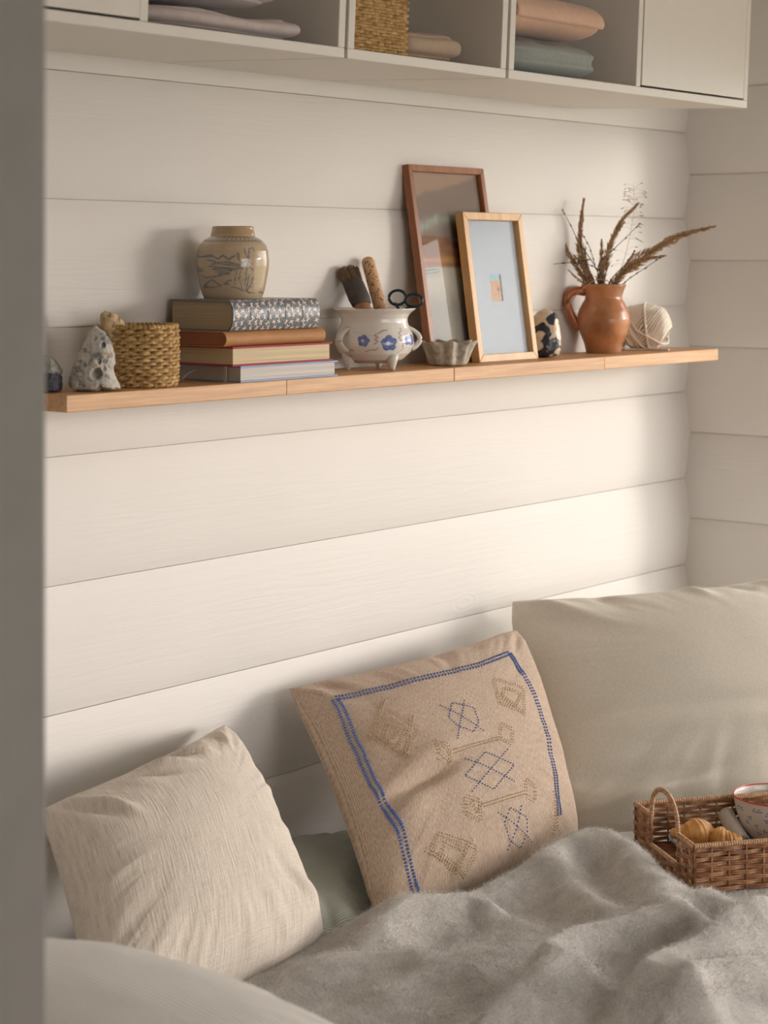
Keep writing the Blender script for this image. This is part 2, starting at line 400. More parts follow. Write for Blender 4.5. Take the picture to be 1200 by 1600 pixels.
def woven(root, w, d, h, rows, stakes, rc, tr, amp, mat, inner=None, z0=.0, sides=5, flare=0.0, squash=1.25):
    n = stakes * 4; stakes -= stakes % 2
    n = stakes * 4
    mb = MB(); P, N, L = rect_path(w, d, rc, n)
    for k in range(rows):
        ph = np.arange(n) / 4 * np.pi + k * np.pi; z = z0 + (k + .5) * h / rows
        off = amp * np.sin(ph + np.pi / 4) ; f = 1 + flare * z / h
        pts = np.column_stack(((P * f + N * off[:, None]), z + .0006 * fbm(xyz(P[:, 0] * 50, P[:, 1] * 50, k * 3.3), 2) * h / rows * 300))
        mb.tube(pts, tr * (1 + .12 * RNG.normal()), sides, True, squash=squash)
    wv = mb.build('woven_strands', mat, root); wv['kind'] = 'stuff'
    sb = MB()
    for k in range(stakes):
        i = int(k * n / stakes); sb.tube([(P[i, 0], P[i, 1], z0), (P[i, 0] * (1 + flare), P[i, 1] * (1 + flare), z0 + h)], tr * .8, 5)
    st = sb.build('stakes', mat, root); st['kind'] = 'stuff'
    if inner:
        ib = MB(); Q, _, _ = rect_path(w - 2 * amp - 2 * tr, d - 2 * amp - 2 * tr, max(rc - amp, .003), 48)
        g = np.array([[(*(q * (1 + flare * e)), z0 + .001 + h * .98 * e) for q in Q] for e in (0, 1)])
        ib.grid(g, close_v=True); ib.f.append(tuple(range(48))); ib.build('lining', inner, root)
    return n
root = empty('wicker_basket', in_cab(CX['u2'][0], .075, -.278, CT + .001)); root.rotation_euler.x = TILT
tag(root, 'tall golden wicker basket standing in the narrow open cabinet', 'basket')
woven(root, .112, .10, .22, 52, 30, .006, .0024, .0018, M_WICK, M_DARKIN)

# ------------------------------------------------------------------ oak shelf
ST, SD = 1.36 - .1666, .141                           # top of the shelf, its depth
SX0 = at_y(104, 617, -SD)[0]; SX1 = at_y(1122.5, 545, -SD)[0]
shelf = tag(empty('wall_shelf', (SX0, 0, ST)), 'long narrow oak shelf on the white plank wall carrying books and vases', 'shelf')
cuts = [SX0] + [at_y(px, 580, -SD)[0] for px in (448, 710, 945)] + [SX1]
for k in range(4):
    b = MB(); b.box((cuts[k] + (.0003 if k else 0) - SX0, -SD + .0003 * (k % 2), -.0212), (cuts[k + 1] - (.0003 if k < 3 else 0) - SX0, -.0125, 0))
    b.build('board', M_OAK, shelf, False, .0012)
b = MB(); b.box((.02, -.0125, -.019), (SX1 - SX0 - .02, -.002, -.002)); b.build('wall_rail', M_OAK, shelf, False)

# ------------------------------------------------------------------ books
def paper(name, c): 
    m = NT(name); v = m.mapping('Object', (3, 3, 1100))
    m.color(m.ramp(m.noise(v, 1, 3), [(.35, tuple(x * .72 for x in c)), (.65, c)])); m.bump(m.noise(v, 1, 2), .3, .0006); return m.set(.85, .1)
M_PAGE = paper('cream pages', lin(226, 206, 172)); M_PAGEW = paper('white pages', lin(222, 214, 208)); M_PAGEG = paper('old grey pages', lin(186, 166, 138))
M_RED = plain('red cloth cover', lin(168, 58, 64), .7, bump=.3, bscale=900); M_BLUE = plain('pale blue cover', lin(146, 166, 196), .6)
M_KRAFT = plain('brown paper cover', lin(176, 124, 76), .65, .1, 40); M_KRAFTD = plain('brown pages', lin(150, 92, 62), .75)
z = ST
def hardback(name, label, px0, px1, h, cov, page, y0=-.139, y1=-.016, t=.0026, over=.0035, group='stacked books'):
    """lying book, fore-edge towards the room, spine to the wall"""
    global z
    x0, x1 = at_y(px0, 560, y0)[0], at_y(px1, 560, y0)[0]; w, d = x1 - x0, y1 - y0
    r = tag(empty(name, (x0, y0, z)), label, 'book', group)
    for q in (0, h - t):
        b = MB(); b.box((0, 0, q), (w, d - .003, q + t)); b.build('cover_board', cov, r, False, .0008)
    b = MB(); zz = np.linspace(0, h, 9); yy = d - .003 + .004 * np.sin(np.pi * zz / h)
    b.grid(np.array([[(x, y, q) for y, q in zip(yy, zz)] for x in (0, w)])); o = b.build('spine', cov, r); s = o.modifiers.new('t', 'SOLIDIFY'); s.thickness = .0016
    b = MB(); b.box((over, over, t), (w - over, d - .004, h - t)); b.build('page_block', page, r, False)
    z += h; return r, w, d, h
r, w, d, h = hardback('book', 'thin pale blue book with a white ribbon, bottom of the book stack', 376, 528, .0225, M_BLUE, M_PAGEW)
M_RIB = plain('pale ribbon', lin(206, 206, 196), .6)
b = MB(); q = np.linspace(0, 1, 14)
mid = np.stack((.003 - .016 * np.sin(q * 1.6), .086 + .012 * q + 0 * q, .0145 - .0142 * q ** 1.6), -1)
b.grid(np.array([mid + np.array((0, e, 0)) for e in (-.0022, .0022)])); o = b.build('ribbon', M_RIB, r); s = o.modifiers.new('t', 'SOLIDIFY'); s.thickness = .0004
b = MB(); b.box((-.0008, .026, .0), (.0, .031, h)); b.build('elastic_band', M_RIB, r, False)
hardback('book', 'red clothbound book with cream pages, second from the stack bottom', 364, 520, .0265, M_RED, M_PAGE, -.138, -.014)

def spine_book(name, label, px0, px1, h, y0, y1, cov, page, t, bulge, over, color=None, nx=24, ns=28, bands=()):
    """lying book, rounded spine towards the room; the head of its pages shows at the left end"""
    global z
    x0, x1 = at_y(px0, 500, y0 + bulge * .4)[0], at_y(px1, 500, y0 + bulge * .4)[0]; w, d = x1 - x0, y1 - y0
    r = tag(empty(name, (x0, y0, z)), label, 'book', 'stacked books')
    def section(o, nb):
        a = np.linspace(-1, 1, ns); arc = np.stack((bulge * (1 - np.cos(a * 1.35) / 1.0) / (1 - math.cos(1.35)) + o, h / 2 + (h / 2 - o) * np.sin(a * 1.35) / math.sin(1.35)), -1)
        yb = np.linspace(d, bulge + .002, nb)
        lo = np.stack((yb, np.full(nb, o)), -1); hi = np.stack((yb[::-1], np.full(nb, h - o)), -1)
        return np.concatenate((lo, arc, hi))
    nb = 60 if color else 4
    out, inn = section(0, nb), section(t, nb); xs = np.linspace(0, w, nx)
    band = np.zeros(nx)
    for q in bands: band += .0007 * np.exp(-((xs / w - q) / .012) ** 2)
    m = len(out); sp = np.zeros(m); sp[nb:nb + ns] = 1
    G = np.array([[(x, p[0] - band[i] * sp[j], p[1]) for j, p in enumerate(out)] for i, x in enumerate(xs)])
    S = np.r_[0, np.cumsum(np.linalg.norm(np.diff(out, axis=0), axis=1))]
    mb = MB(); c = color(np.repeat(xs[:, None], m, 1), np.repeat(S[None], nx, 0)) if color else None
    mb.grid(G, c=c, flip=True)
    G2 = np.array([[(x, *p) for p in inn] for x in (0, w)]); mb.grid(G2, c=np.full((2, m, 3), .12) if color else None)
    for x in (0, w):                                  # rims joining outside and inside
        R = np.array([[(x, *p) for p in out], [(x, *p) for p in inn]]); mb.grid(R, flip=(x > 0), c=np.full((2, m, 3), .16) if color else None)
    mb.build('cover', cov, r)
    sec = section(t + .0003, 4) if not color else inn
    sec = np.array([p for p in sec]); sec[:, 0] = np.minimum(sec[:, 0], d - over)
    mb = MB(); mb.grid(np.array([[(x, *p) for p in sec] for x in (over, w - over)]), flip=True)
    k = len(sec); mb.f.append(tuple(range(k))); mb.f.append(tuple(range(k, 2 * k))[::-1]); mb.f.append((0, k, 2 * k - 1, k - 1))
    mb.build('page_block', page, r, False)
    z += h; return r
spine_book('book', 'thin brown paper covered book under the floral book', 351, 506, .0207, -.137, -.018, M_KRAFT, M_KRAFTD, .0012, .009, .002)
FL = []
rr = np.random.default_rng(3)
for i in range(60):
    for j in range(40):
        FL.append(((i + .5 * (j % 2)) * .0125 + rr.normal(0, .0012), j * .0085 + rr.normal(0, .001), rr.uniform(0, 3.1), rr.uniform(.8, 1.15)))
FL = np.array(FL)
def floral(X, S):
    base = np.array(lin(94, 104, 112)); pet = np.array(lin(226, 200, 184)); c = np.ones(X.shape + (3,)) * base
    c *= (1 + .10 * fbm(xyz(X * 160, S * 160), 3))[..., None]
    for fx, fs, a, k in FL:
        if fx > X.max() + .01 or fs > S.max() + .01: continue
        m = (np.abs(X - fx) < .006) & (np.abs(S - fs) < .006)
        if not m.any(): continue
        x, s = X[m] - fx, S[m] - fs; hit = np.zeros(x.shape)
        for q in range(4):
            b = a + q * np.pi / 2 + (.35 if q % 2 else 0); cx, cs = .0021 * k * math.cos(b), .0021 * k * math.sin(b)
            u = (x - cx) * math.cos(b) + (s - cs) * math.sin(b); v = -(x - cx) * math.sin(b) + (s - cs) * math.cos(b)
            hit = np.maximum(hit, ((u / .0019) ** 2 + (v / .00105) ** 2 < 1) * 1.0)
        for q in range(3):
            b = a + .8 + q * 2.1; hit = np.maximum(hit, ((x - .0047 * math.cos(b)) ** 2 + (s - .0047 * math.sin(b)) ** 2 < .0006 ** 2) * .7)
        c[m] = c[m] * (1 - hit[:, None]) + pet * hit[:, None]
    return c
top_book = spine_book('book', 'thick slate blue book with pink flower print on top of the stack', 362, 497, .0425, -.138, -.016, attr('floral cover', .38, .1), M_PAGEG, .0024, .008, .003, floral, 300, 90, (.2, .4, .6, .8))
BOOKTOP = z

# ------------------------------------------------------------------ pottery
def resample(pts, n):
    pts = np.array(pts, float); L = np.r_[0, np.cumsum(np.linalg.norm(np.diff(pts, axis=0), axis=1))]
    for _ in range(3):                                # soften the corners of a hand drawn profile
        s = np.linspace(0, L[-1], n); q = np.stack((np.interp(s, L, pts[:, 0]), np.interp(s, L, pts[:, 1])), -1)
        q[1:-1] = (q[:-2] + 2 * q[1:-1] + q[2:]) / 4; pts, L = q, np.r_[0, np.cumsum(np.linalg.norm(np.diff(q, axis=0), axis=1))]
    return pts
def seg_dist(X, Y, pl):
    d = np.full(X.shape, 1e9)
    for (ax, ay), (bx, by) in zip(pl[:-1], pl[1:]):
        vx, vy = bx - ax, by - ay; t = np.clip(((X - ax) * vx + (Y - ay) * vy) / (vx * vx + vy * vy + 1e-9), 0, 1)
        d = np.minimum(d, np.hypot(X - ax - t * vx, Y - ay - t * vy))
    return d
def paint(c, X, Y, pl, w, col, a=.85):
    d = seg_dist(X, Y, pl); k = np.clip((w - d) / (w * .5), 0, 1) * a * (.7 + .3 * fbm(xyz(X / 25, Y / 25), 2))
    k = np.clip(k, 0, 1)[..., None]; c[:] = c * (1 - k) + np.array(col) * k
M_GLAZE = attr('glazed stoneware', .16, .05, 60, .002, Coat_Weight=.4, Coat_Roughness=.05)

x, dep = col_xy(364, -.070); s = dep / F; sz = s / 8.57
prof = [(0, .001), (44.5, 0), (47.5, 6), (51, 17), (53.5, 30), (56.5, 50), (57, 62), (55.5, 75), (52, 84), (44.5, 92), (37.5, 95.5), (35, 97), (34.2, 102), (33, 108), (32.6, 112), (30.5, 113), (29.5, 110), (30, 100), (45, 85), (50, 55), (40, 6), (0, 5)]
prof = np.concatenate((np.array(prof[:1]), resample(np.array(prof[1:16]), 230), np.array(prof[16:]))) * s
def jar_col(R, Z, TH):
    X = 584 + R * np.sin(TH) / sz; Y = 1065 - Z / sz; front = np.cos(TH) > -.1
    c = np.ones(R.shape + (3,)) * np.array(lin(188, 167, 138)); c *= (1 + .09 * fbm(np.stack((R * np.sin(TH), R * np.cos(TH), Z), -1) * 60, 4))[..., None]
    neck = np.clip((230 - Y) / 25, 0, 1)[..., None]; c = c * (1 - neck) + neck * c * np.array((.86, .76, .60))
    B = lin(82, 92, 108); U = R * 0 + TH * .0455 / sz
    for y in (240, 300): k = np.clip((7 - np.abs(Y - y)) / 4, 0, 1)[..., None] * .85; c = c * (1 - k) + np.array(B) * k
    h = np.mod(TH / (2 * np.pi) * 40 + (Y - 240) / 110, 1); k = ((np.abs(h - .5) < .1) & (Y > 240) & (Y < 300))[..., None] * .8; c = c * (1 - k) + np.array(B) * k
    X = np.where(front, X, 1e5)
    for pl, w in (([(95, 510), (120, 465), (140, 510), (215, 505), (275, 492), (330, 485), (372, 512), (425, 535), (492, 488), (560, 545), (650, 492)], 11),
                  ([(215, 508), (350, 506)], 7), ([(685, 465), (698, 540), (735, 590)], 15), ([(285, 548), (380, 570)], 13), ([(380, 585), (520, 575), (735, 612)], 10),
                  ([(335, 603), (430, 598), (640, 622), (735, 632)], 9), ([(300, 630), (420, 640), (560, 655), (740, 660)], 9), ([(370, 655), (480, 662), (660, 682)], 9),
                  ([(340, 672), (470, 690), (600, 692)], 9), ([(390, 708), (470, 712), (560, 720)], 9), ([(440, 736), (575, 730)], 12),
                  ([(180, 752), (260, 782), (350, 770), (470, 752)], 10), ([(235, 880), (300, 830), (340, 810), (430, 870)], 12), ([(225, 905), (265, 900)], 18), ([(275, 915), (420, 900), (470, 880)], 8),
                  ([(505, 868), (550, 830), (590, 815)], 11), ([(520, 870), (560, 868)], 9), ([(105, 690), (150, 660), (210, 690)], 11), ([(110, 710), (190, 700)], 8),
                  ([(770, 400), (775, 440), (810, 520), (830, 560), (800, 640), (790, 760), (770, 880)], 7), ([(830, 400), (822, 480), (830, 545)], 8), ([(830, 400), (870, 385), (895, 430)], 6),
                  ([(760, 580), (800, 560), (860, 600)], 8), ([(800, 600), (880, 690)], 5), ([(700, 640), (650, 760), (640, 860)], 5), ([(720, 690), (700, 800), (740, 930)], 5),
                  ([(820, 760), (790, 960), (830, 985)], 9), ([(880, 770), (850, 870), (800, 950)], 8), ([(800, 970), (890, 990)], 6), ([(960, 980), (985, 985)], 14), ([(600, 900), (700, 930), (760, 960)], 5)):
        paint(c, X, Y, pl, w * 1.5, B, .95)
    for k in range(70):
        q = np.random.default_rng(k); a, b = q.uniform(640, 900), q.uniform(640, 940); paint(c, X, Y, [(a, b), (a + q.normal(0, 22), b + q.uniform(8, 30))], 4.5, B, .6)
    return c
mb = MB(); mb.lathe(prof, 300, jar_col)
tag(mb.build('ginger_jar', M_GLAZE, None, loc=(x, -.070, BOOKTOP + .0003), rotz=ROTC), 'squat tan glazed jar with blue painted landscape standing on the books', 'jar')

# three footed pot
PY_ = -.071
x, dep = col_xy(585, PY_); s = dep / F; sz = s / 7.5
prof = [(0, 10.5), (30, 10.5), (45, 16), (56, 26), (62, 38), (62.3, 44), (60, 55), (55, 65), (52, 74), (52, 80), (56, 87), (62, 92), (65, 94.5), (64, 95.6), (60, 93), (54, 87), (50, 80), (50, 73), (58, 45), (50, 22), (0, 14)]
prof = np.concatenate((np.array(prof[:1]), resample(np.array(prof[1:14]), 200), np.array(prof[14:]))) * s
def lobed(X, Y, cx, cy, r, n, ph):
    a = np.arctan2(Y - cy, X - cx); return np.hypot(X - cx, Y - cy) < r * (.78 + .22 * np.abs(np.cos(n * a / 2 + ph)))
def pot_col(R, Z, TH):
    X = 545 + R * np.sin(TH) / sz; Y = 1395 - Z / sz; X = np.where(np.cos(TH) > -.05, X, 1e5)
    c = np.ones(R.shape + (3,)) * np.array(lin(222, 216, 208)); n = fbm(np.stack((R * np.sin(TH), R * np.cos(TH), Z), -1) * 70, 4); c *= (1 + .05 * n)[..., None]
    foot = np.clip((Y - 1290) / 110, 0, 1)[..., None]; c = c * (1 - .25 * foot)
    for cx, cy, r, ph, k in ((420, 1045, 72, .3, 1.1), (715, 1072, 96, .9, .9), (955, 1045, 66, .2, 1.0)):
        m = lobed(X, Y, cx, cy, r, 5, ph); sh = (.5 + .5 * fbm(xyz(X / 22, Y / 22, cx), 3))[m][:, None]
        c[m] = np.array(lin(58, 74, 140)) * sh + np.array(lin(128, 144, 190)) * (1 - sh)
        m = np.hypot(X - cx + r * .12, Y - cy) < r * .25; c[m] = np.array(lin(196, 200, 214))
    U = lin(150, 92, 116)
    for pl, w in (([(692, 922), (640, 930), (560, 975)], 12), ([(552, 985), (590, 1005), (548, 1030), (588, 1050), (545, 1082)], 13), ([(592, 1120), (565, 1150), (510, 1148), (445, 1168)], 9),
                  ([(845, 905), (860, 935), (825, 955), (850, 990), (828, 1010), (880, 1070), (872, 1120)], 11), ([(880, 1140), (850, 1165), (805, 1188)], 6), ([(190, 1120), (240, 1150), (300, 1160)], 16), ([(210, 1215), (290, 1225)], 7)):
        paint(c, X, Y, pl, w, U, .85)
    paint(c, X, Y, [(300, 945), (540, 985)], 3, lin(120, 120, 118), .5)
    return c
M_POT = attr('white glazed earthenware', .14, .04, 40, .002, Coat_Weight=.3)
pot = tag(empty('flower_pot', (x, PY_, ST), ROTC), 'white three footed pot with blue flowers holding a brush and scissors', 'pot')
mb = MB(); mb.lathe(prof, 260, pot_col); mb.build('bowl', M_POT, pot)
M_POTP = plain('white glaze', lin(216, 210, 202), .14, .06, 50)
for a in (-60, 36, 172):
    th = math.radians(a); ca, sa = math.sin(th), -math.cos(th); mb = MB()
    if a == 180: th = math.radians(170)
    rad = 46 * s
    p = [np.array((ca * rad * 1.0, sa * rad * 1.0, 26 * s)), np.array((ca * rad * 1.0, sa * rad * 1.0, 14 * s)), np.array((ca * rad * 1.03, sa * rad * 1.03, 5 * s)), np.array((ca * rad * 1.06, sa * rad * 1.06, .0))]
    mb.tube(p, [11.5 * s, 9 * s, 5 * s, 3.0 * s], 12); mb.build('foot', M_POTP, pot)
for a in (-47, 104):
    th = math.radians(a); out = np.array((math.sin(th), -math.cos(th), 0)); q = np.linspace(0, 1, 20); mb = MB()
    pts = np.array([out * s * (54 + 17 * math.sin(math.pi * k) ** .8 + 5 * k) + np.array((0, 0, s * (65 - 34 * k))) for k in q])
    mb.tube(pts, s * (5.0 + 2.5 * q), 10, squash=.6); mb.build('handle', M_POTP, pot)
POTX, POTS = x, s

# things standing in the pot
def along(p0, p1, name_pts=None): return np.array(p0), np.array(p1)
M_BRIS = plain('dark bristles', lin(132, 108, 80), .8, .3, 300); M_FERR = plain('tarred ferrule', lin(62, 52, 46), .6, .35, 60); M_STICK = plain('worn brush handle', lin(150, 104, 66), .55, .2, 60)
a = at_y(541, 417, -.016); c = at_y(572, 492, -.068); ax = (c - a); L = np.linalg.norm(ax); ax /= L
root = tag(empty('paint_brush', a), 'old round paint brush standing bristles up in the white pot', 'brush')
root.rotation_mode = 'QUATERNION'; root.rotation_quaternion = Vector(ax).to_track_quat('Z', 'Y')
kk = dep / F
mb = MB(); bt = np.linspace(0, 1, 6)
for i in range(420):
    r_, t_ = math.sqrt(RNG.random()), RNG.uniform(0, 6.283); r0 = 20 * kk * r_; r1 = 17 * kk * r_
    z0 = 3 * kk * abs(RNG.normal()) + 6 * kk * r_ ** 3
    mb.tube([(r0 * math.cos(t_) + RNG.normal(0, .0006), r0 * math.sin(t_) * .7, z0), (r1 * math.cos(t_), r1 * math.sin(t_) * .7, 34 * kk)], [.0003, .0006], 3, cap=False)
o = mb.build('bristles', M_BRIS, root); o['kind'] = 'stuff'
def ell(prof, n=24): 
    m_ = MB(); m_.lathe([(r_ * kk, z_ * kk) for r_, z_ in prof], n); m_.v = [v * np.array((1, .72, 1)) for v in m_.v]; return m_
ell([(0, 26), (16.5, 27), (18, 34), (18.5, 60), (17, 72), (13, 76), (0, 76)]).build('ferrule', M_FERR, root)
ell([(0, 70), (14, 72), (13, 80), (9, 100), (6.5, 120), (0, 121)]).build('handle', M_STICK, root)
# stick with printed sprigs
a = at_y(573, 402, -.020); c = at_y(597, 492, -.066); ax = (c - a); L = np.linalg.norm(ax); ax /= L
hl = L + 30 * kk; n1, n2 = 260, 110; zz = np.linspace(0, 1, n1) * hl; R0 = 10.5 * kk
rad = R0 * np.sqrt(np.clip(1 - np.clip(1 - zz / R0, 0, 1) ** 2, 0.0004, 1))
q = np.random.default_rng(5)
def stick_col(R, Z, TH):
    c = np.ones(R.shape + (3,)) * np.array(lin(206, 164, 122)); U = TH * R0
    for i in range(14):
        for j in range(4):
            cx, cz = (j + .5 * (i % 2)) / 4 * 2 * np.pi * R0 + q.normal(0, .001), .005 + i * .0095 + q.normal(0, .001); a0 = q.uniform(0, 3.1)
            for k in range(7):
                u0, z1 = cx + q.normal(0, .0021), cz + q.normal(0, .0024); du = np.abs(np.mod(U - u0 + np.pi * R0, 2 * np.pi * R0) - np.pi * R0)
                c[(du / .0011) ** 2 + ((Z - z1) / .0008) ** 2 < 1] = np.array(lin(92, 52, 44))
    return c
mb = MB(); mb.lathe(np.stack((rad, zz), -1), n2, stick_col)
o = mb.build('printed_stick', attr('printed wood', .5)); o.location = a; o.rotation_mode = 'QUATERNION'; o.rotation_quaternion = Vector(ax).to_track_quat('Z', 'Y')
tag(o, 'round wooden stick printed with small brown sprigs in the white pot', 'stick')
# scissors
M_SCI = plain('dark green enamel', lin(26, 48, 54), .25); M_STEEL = plain('steel', (.5, .5, .5), .3, Metallic=1.0)
root = tag(empty('scissors', (POTX, PY_, ST)), 'scissors with dark green loop handles standing in the white pot', 'scissors')
D0 = dep + .0
loc = np.array((POTX, PY_, ST))
for ring, shank, tip in ((((621, 465), 13.2, 11.2, -.1), [(617, 474), (622, 481), (623, 492)], (634, 545)), (((647, 469.5), 13.2, 10.2, .08), [(640, 479), (633, 484), (628, 492)], (615, 545))):
    (cx, cy), ra, rb, tw = ring; th = np.linspace(0, 2 * np.pi, 40, endpoint=False)
    pts = np.array([at_d(cx + ra * math.cos(t) * math.cos(tw) - rb * math.sin(t) * math.sin(tw), cy + rb * math.sin(t) + ra * math.cos(t) * math.sin(tw), D0 + .02) for t in th]) - loc
    mb = MB(); mb.tube(pts, 2.3 * s, 8, True)
    mb.tube(np.array([at_d(*p, D0 + .02 - .005 * i) for i, p in enumerate(shank)]) - loc, 2.4 * s, 8); mb.build('handle', M_SCI, root)
    mb = MB(); e0, e1 = at_d(*shank[-1], D0 + .01) - loc, at_d(*tip, D0) - loc; e0[2] += .002
    mb.tube([e0, (e0 + e1) / 2, e1], [.0035, .003, .0006], 6, squash=.35); mb.build('blade', M_STEEL, root)

# fluted pewter dish
x, dep = col_xy(700, -.096); s = dep / F
prof = resample([(0, 1), (27, 0), (29, 2), (30, 6), (34, 20), (39, 33), (43, 39.5), (42, 40.5), (38, 34), (32, 20), (27, 6), (0, 4)], 70) * s
def flute(R, Z, TH):
    k = np.clip(Z / (40 * s), 0, 1); f = 1 + (.05 + .10 * k) * np.cos(TH * 9) * np.clip(R / (25 * s), 0, 1)
    return R * f, Z + .0018 * k * np.cos(TH * 9 + .4), TH
mb = MB(); mb.lathe(prof, 216, None, flute)
m = NT('pewter glaze'); m.color(m.ramp(m.noise(m.mapping(), 90, 4), [(.3, lin(150, 142, 130)), (.7, lin(208, 200, 186))])); M_PEW = m.set(.22, .6, Metallic=.15)
tag(mb.build('fluted_dish', M_PEW, None, loc=(x, -.096, ST + .0003), rotz=ROTC + .1), 'small fluted silver grey dish on the shelf before the tall frame', 'dish')

# terracotta jug
x, dep = col_xy(943, -.062); s = dep / F; JX, JS, JD = x, s, dep
prof = [(0, 1), (27, 0), (28, 4), (30, 14), (37, 32), (41, 46), (41.5, 54), (39, 66), (33, 78), (29, 84), (28.5, 88), (31, 96), (35, 105), (36, 107), (34, 107.5), (31, 101), (26, 90), (26, 84), (34, 70), (38, 50), (26, 6), (0, 5)]
prof = np.concatenate((np.array(prof[:1]), resample(np.array(prof[1:15]), 110), np.array(prof[15:]))) * s
def jug_col(R, Z, TH):
    p = np.stack((R * np.sin(TH), R * np.cos(TH), Z), -1); n = fbm(p * 45, 4); n2 = fbm(p * 160 + 9, 3)
    c = np.ones(R.shape + (3,)) * np.array(lin(182, 122, 80)); c *= (1 + .42 * n)[..., None]
    k = np.clip((n2 - .30) * 6, 0, 1) * np.clip(.4 + np.sin(TH) * .6, 0, 1); c = c * (1 - .65 * k[..., None]) + np.array(lin(104, 84, 60)) * .65 * k[..., None]
    k = np.clip((18 * s - Z) / (14 * s), 0, 1)[..., None] * .45; return c * (1 - k) + np.array(lin(170, 120, 84)) * k
M_TERRA = attr('honey glazed terracotta', .3, .12, 120, .0015, Coat_Weight=.15)
jug = tag(empty('jug', (x, -.062, ST), ROTC), 'honey brown terracotta jug holding dried grasses at the shelf right end', 'jug')
mb = MB(); mb.lathe(prof, 140, jug_col); mb.build('body', M_TERRA, jug)
q = np.linspace(0, 1, 26); ctrl = np.array([(-29, 0, 96), (-44, -3, 98), (-56, -5, 92), (-58, -6, 78), (-52, -5, 62), (-45, -3, 48), (-37, 0, 40)]) * s
pts = np.stack([np.interp(q * 6, range(7), ctrl[:, i]) for i in range(3)], -1)
for _ in range(3): pts[1:-1] = (pts[:-2] + pts[1:-1] * 2 + pts[2:]) / 4
mb = MB(); mb.tube(pts, s * (6.0 - 1.2 * np.sin(np.pi * q)), 12, squash=1.25); mb.build('handle', plain('honey glaze handle', lin(172, 98, 54), .3, .18, 60), jug)

# ------------------------------------------------------------------ rocks and the round basket
def rock(name, px, y, zs, lefts, rights, deep, mat, label, cat, z0, hpx, fy=.5, nz=150, nt=190, rough=.03, holes=(), seed=0, color=None):
    """a stone from its silhouette: half widths by height (pixels), rounded in depth, roughened, with pits"""
    x, dep = col_xy(px, y); s = dep / F
    t = np.sin(np.linspace(0, 1, nz) * np.pi / 2 * 2 - np.pi / 2) * .5 + .5
    sm = lambda v: np.interp(t, zs, v)
    l, r = (sm(lefts) - px) * s, (sm(rights) - px) * s
    cap = np.sqrt(np.clip(1 - np.clip((t - .9) / .1, 0, 1) ** 2, 0, 1)) * np.sqrt(np.clip(1 - np.clip((.06 - t) / .06, 0, 1) ** 2, 0, 1))
    c, hw = (l + r) / 2, (r - l) / 2 * cap; hd = deep * np.sin(np.clip(.25 + t * .0 + .55 * (1 - t) + .25, 0, 1) * np.pi / 2) * cap * (hw / hw.max()) ** .5
    th = np.linspace(0, 2 * np.pi, nt, endpoint=False)
    se = lambda q, e: np.sign(q) * np.abs(q) ** e
    P = np.stack((c[:, None] + hw[:, None] * se(np.sin(th), .85)[None], -hd[:, None] * se(np.cos(th), .85)[None], np.repeat(t[:, None], nt, 1) * hpx * s), -1)
    cen = np.array((0, 0, hpx * s * .45)); d = P - cen; R = np.linalg.norm(d, axis=-1, keepdims=True); d = d / (R + 1e-9)
    k = hpx * s; f = rough * fbm(P / k * 5 + seed, 4) + rough * .5 * fbm(P / k * 16 + seed, 3)
    pit = np.zeros(f.shape)
    for hx, hz, hr, hd_ in holes:                     # pits, in pixels from the centre line and the base
        e = np.hypot(P[..., 0] - hx * s, (P[..., 2] - hz * s) * .85) / (hr * s); m = P[..., 1] < 0
        g = np.exp(-(e ** 6)) * m; pit = np.maximum(pit, g); P[..., 1] += g * hd_ * s
    P += d * (f * k)[..., None]; P[..., 2] = np.maximum(P[..., 2], 0)
    mb = MB(); mb.grid(P, close_v=True, c=color(P / k, pit) if color else None)
    o = mb.build(name, mat, None, loc=(x, y, z0), rotz=ROTC); return tag(o, label, cat)
M_ROCK = attr('porous stone', .85, .5, 260, .002)
def flint(P, pit):
    n = fbm(P * 9 + 4, 4); c = np.ones(P.shape) * np.array(lin(192, 186, 176)); k = np.clip((n - .12) * 4, 0, 1)[..., None]
    c = c * (1 - .62 * k) + np.array(lin(92, 98, 106)) * .62 * k; y = np.exp(-(((P[..., 0] - .23) / .035) ** 2 + ((P[..., 2] - .585) / .03) ** 2))[..., None] * (P[..., 1] < 0)[..., None]
    return c * (1 - .8 * y) + np.array(lin(176, 136, 70)) * .8 * y
rock('holey_stone', 147, -.105, [0, .06, .12, .3, .5, .75, .9, .97, 1], [122, 110, 107, 111, 120, 130, 138, 143, 148], [181, 186, 184, 177, 179, 174, 165, 158, 154], .024, M_ROCK,
     'tall pale pitted stone with holes before the round wicker basket', 'stone', ST, 100, holes=[(8, 28, 7.5, 15), (11, 47, 3.6, 8), (20, 36, 3.2, 7), (16, 71, 3.6, 7), (-12, 40, 3, 4), (12, 3, 5, 6), (-6, 62, 3, 3), (4, 84, 3, 3), (-20, 12, 3.5, 4)], rough=.045, seed=2, color=flint)
def dark_flint(P, pit):
    k = np.clip((P[..., 2] - .50 + .1 * fbm(P * 5, 3)) * 14, 0, 1)[..., None]; n = (.5 + .5 * fbm(P * 12, 4))[..., None]
    return np.array(lin(66, 66, 76)) * (.7 + .6 * n) * (1 - k) + np.array(lin(150, 146, 138)) * (.6 + .6 * n) * k
rock('flint_stone', 74, -.072, [0, .1, .45, .55, .8, 1], [56, 52, 54, 50, 54, 62], [92, 96, 95, 97, 90, 80], .026, M_ROCK, 'small dark flint stone with pale top at the shelf left end', 'stone', ST, 57, rough=.05, seed=5, color=dark_flint)
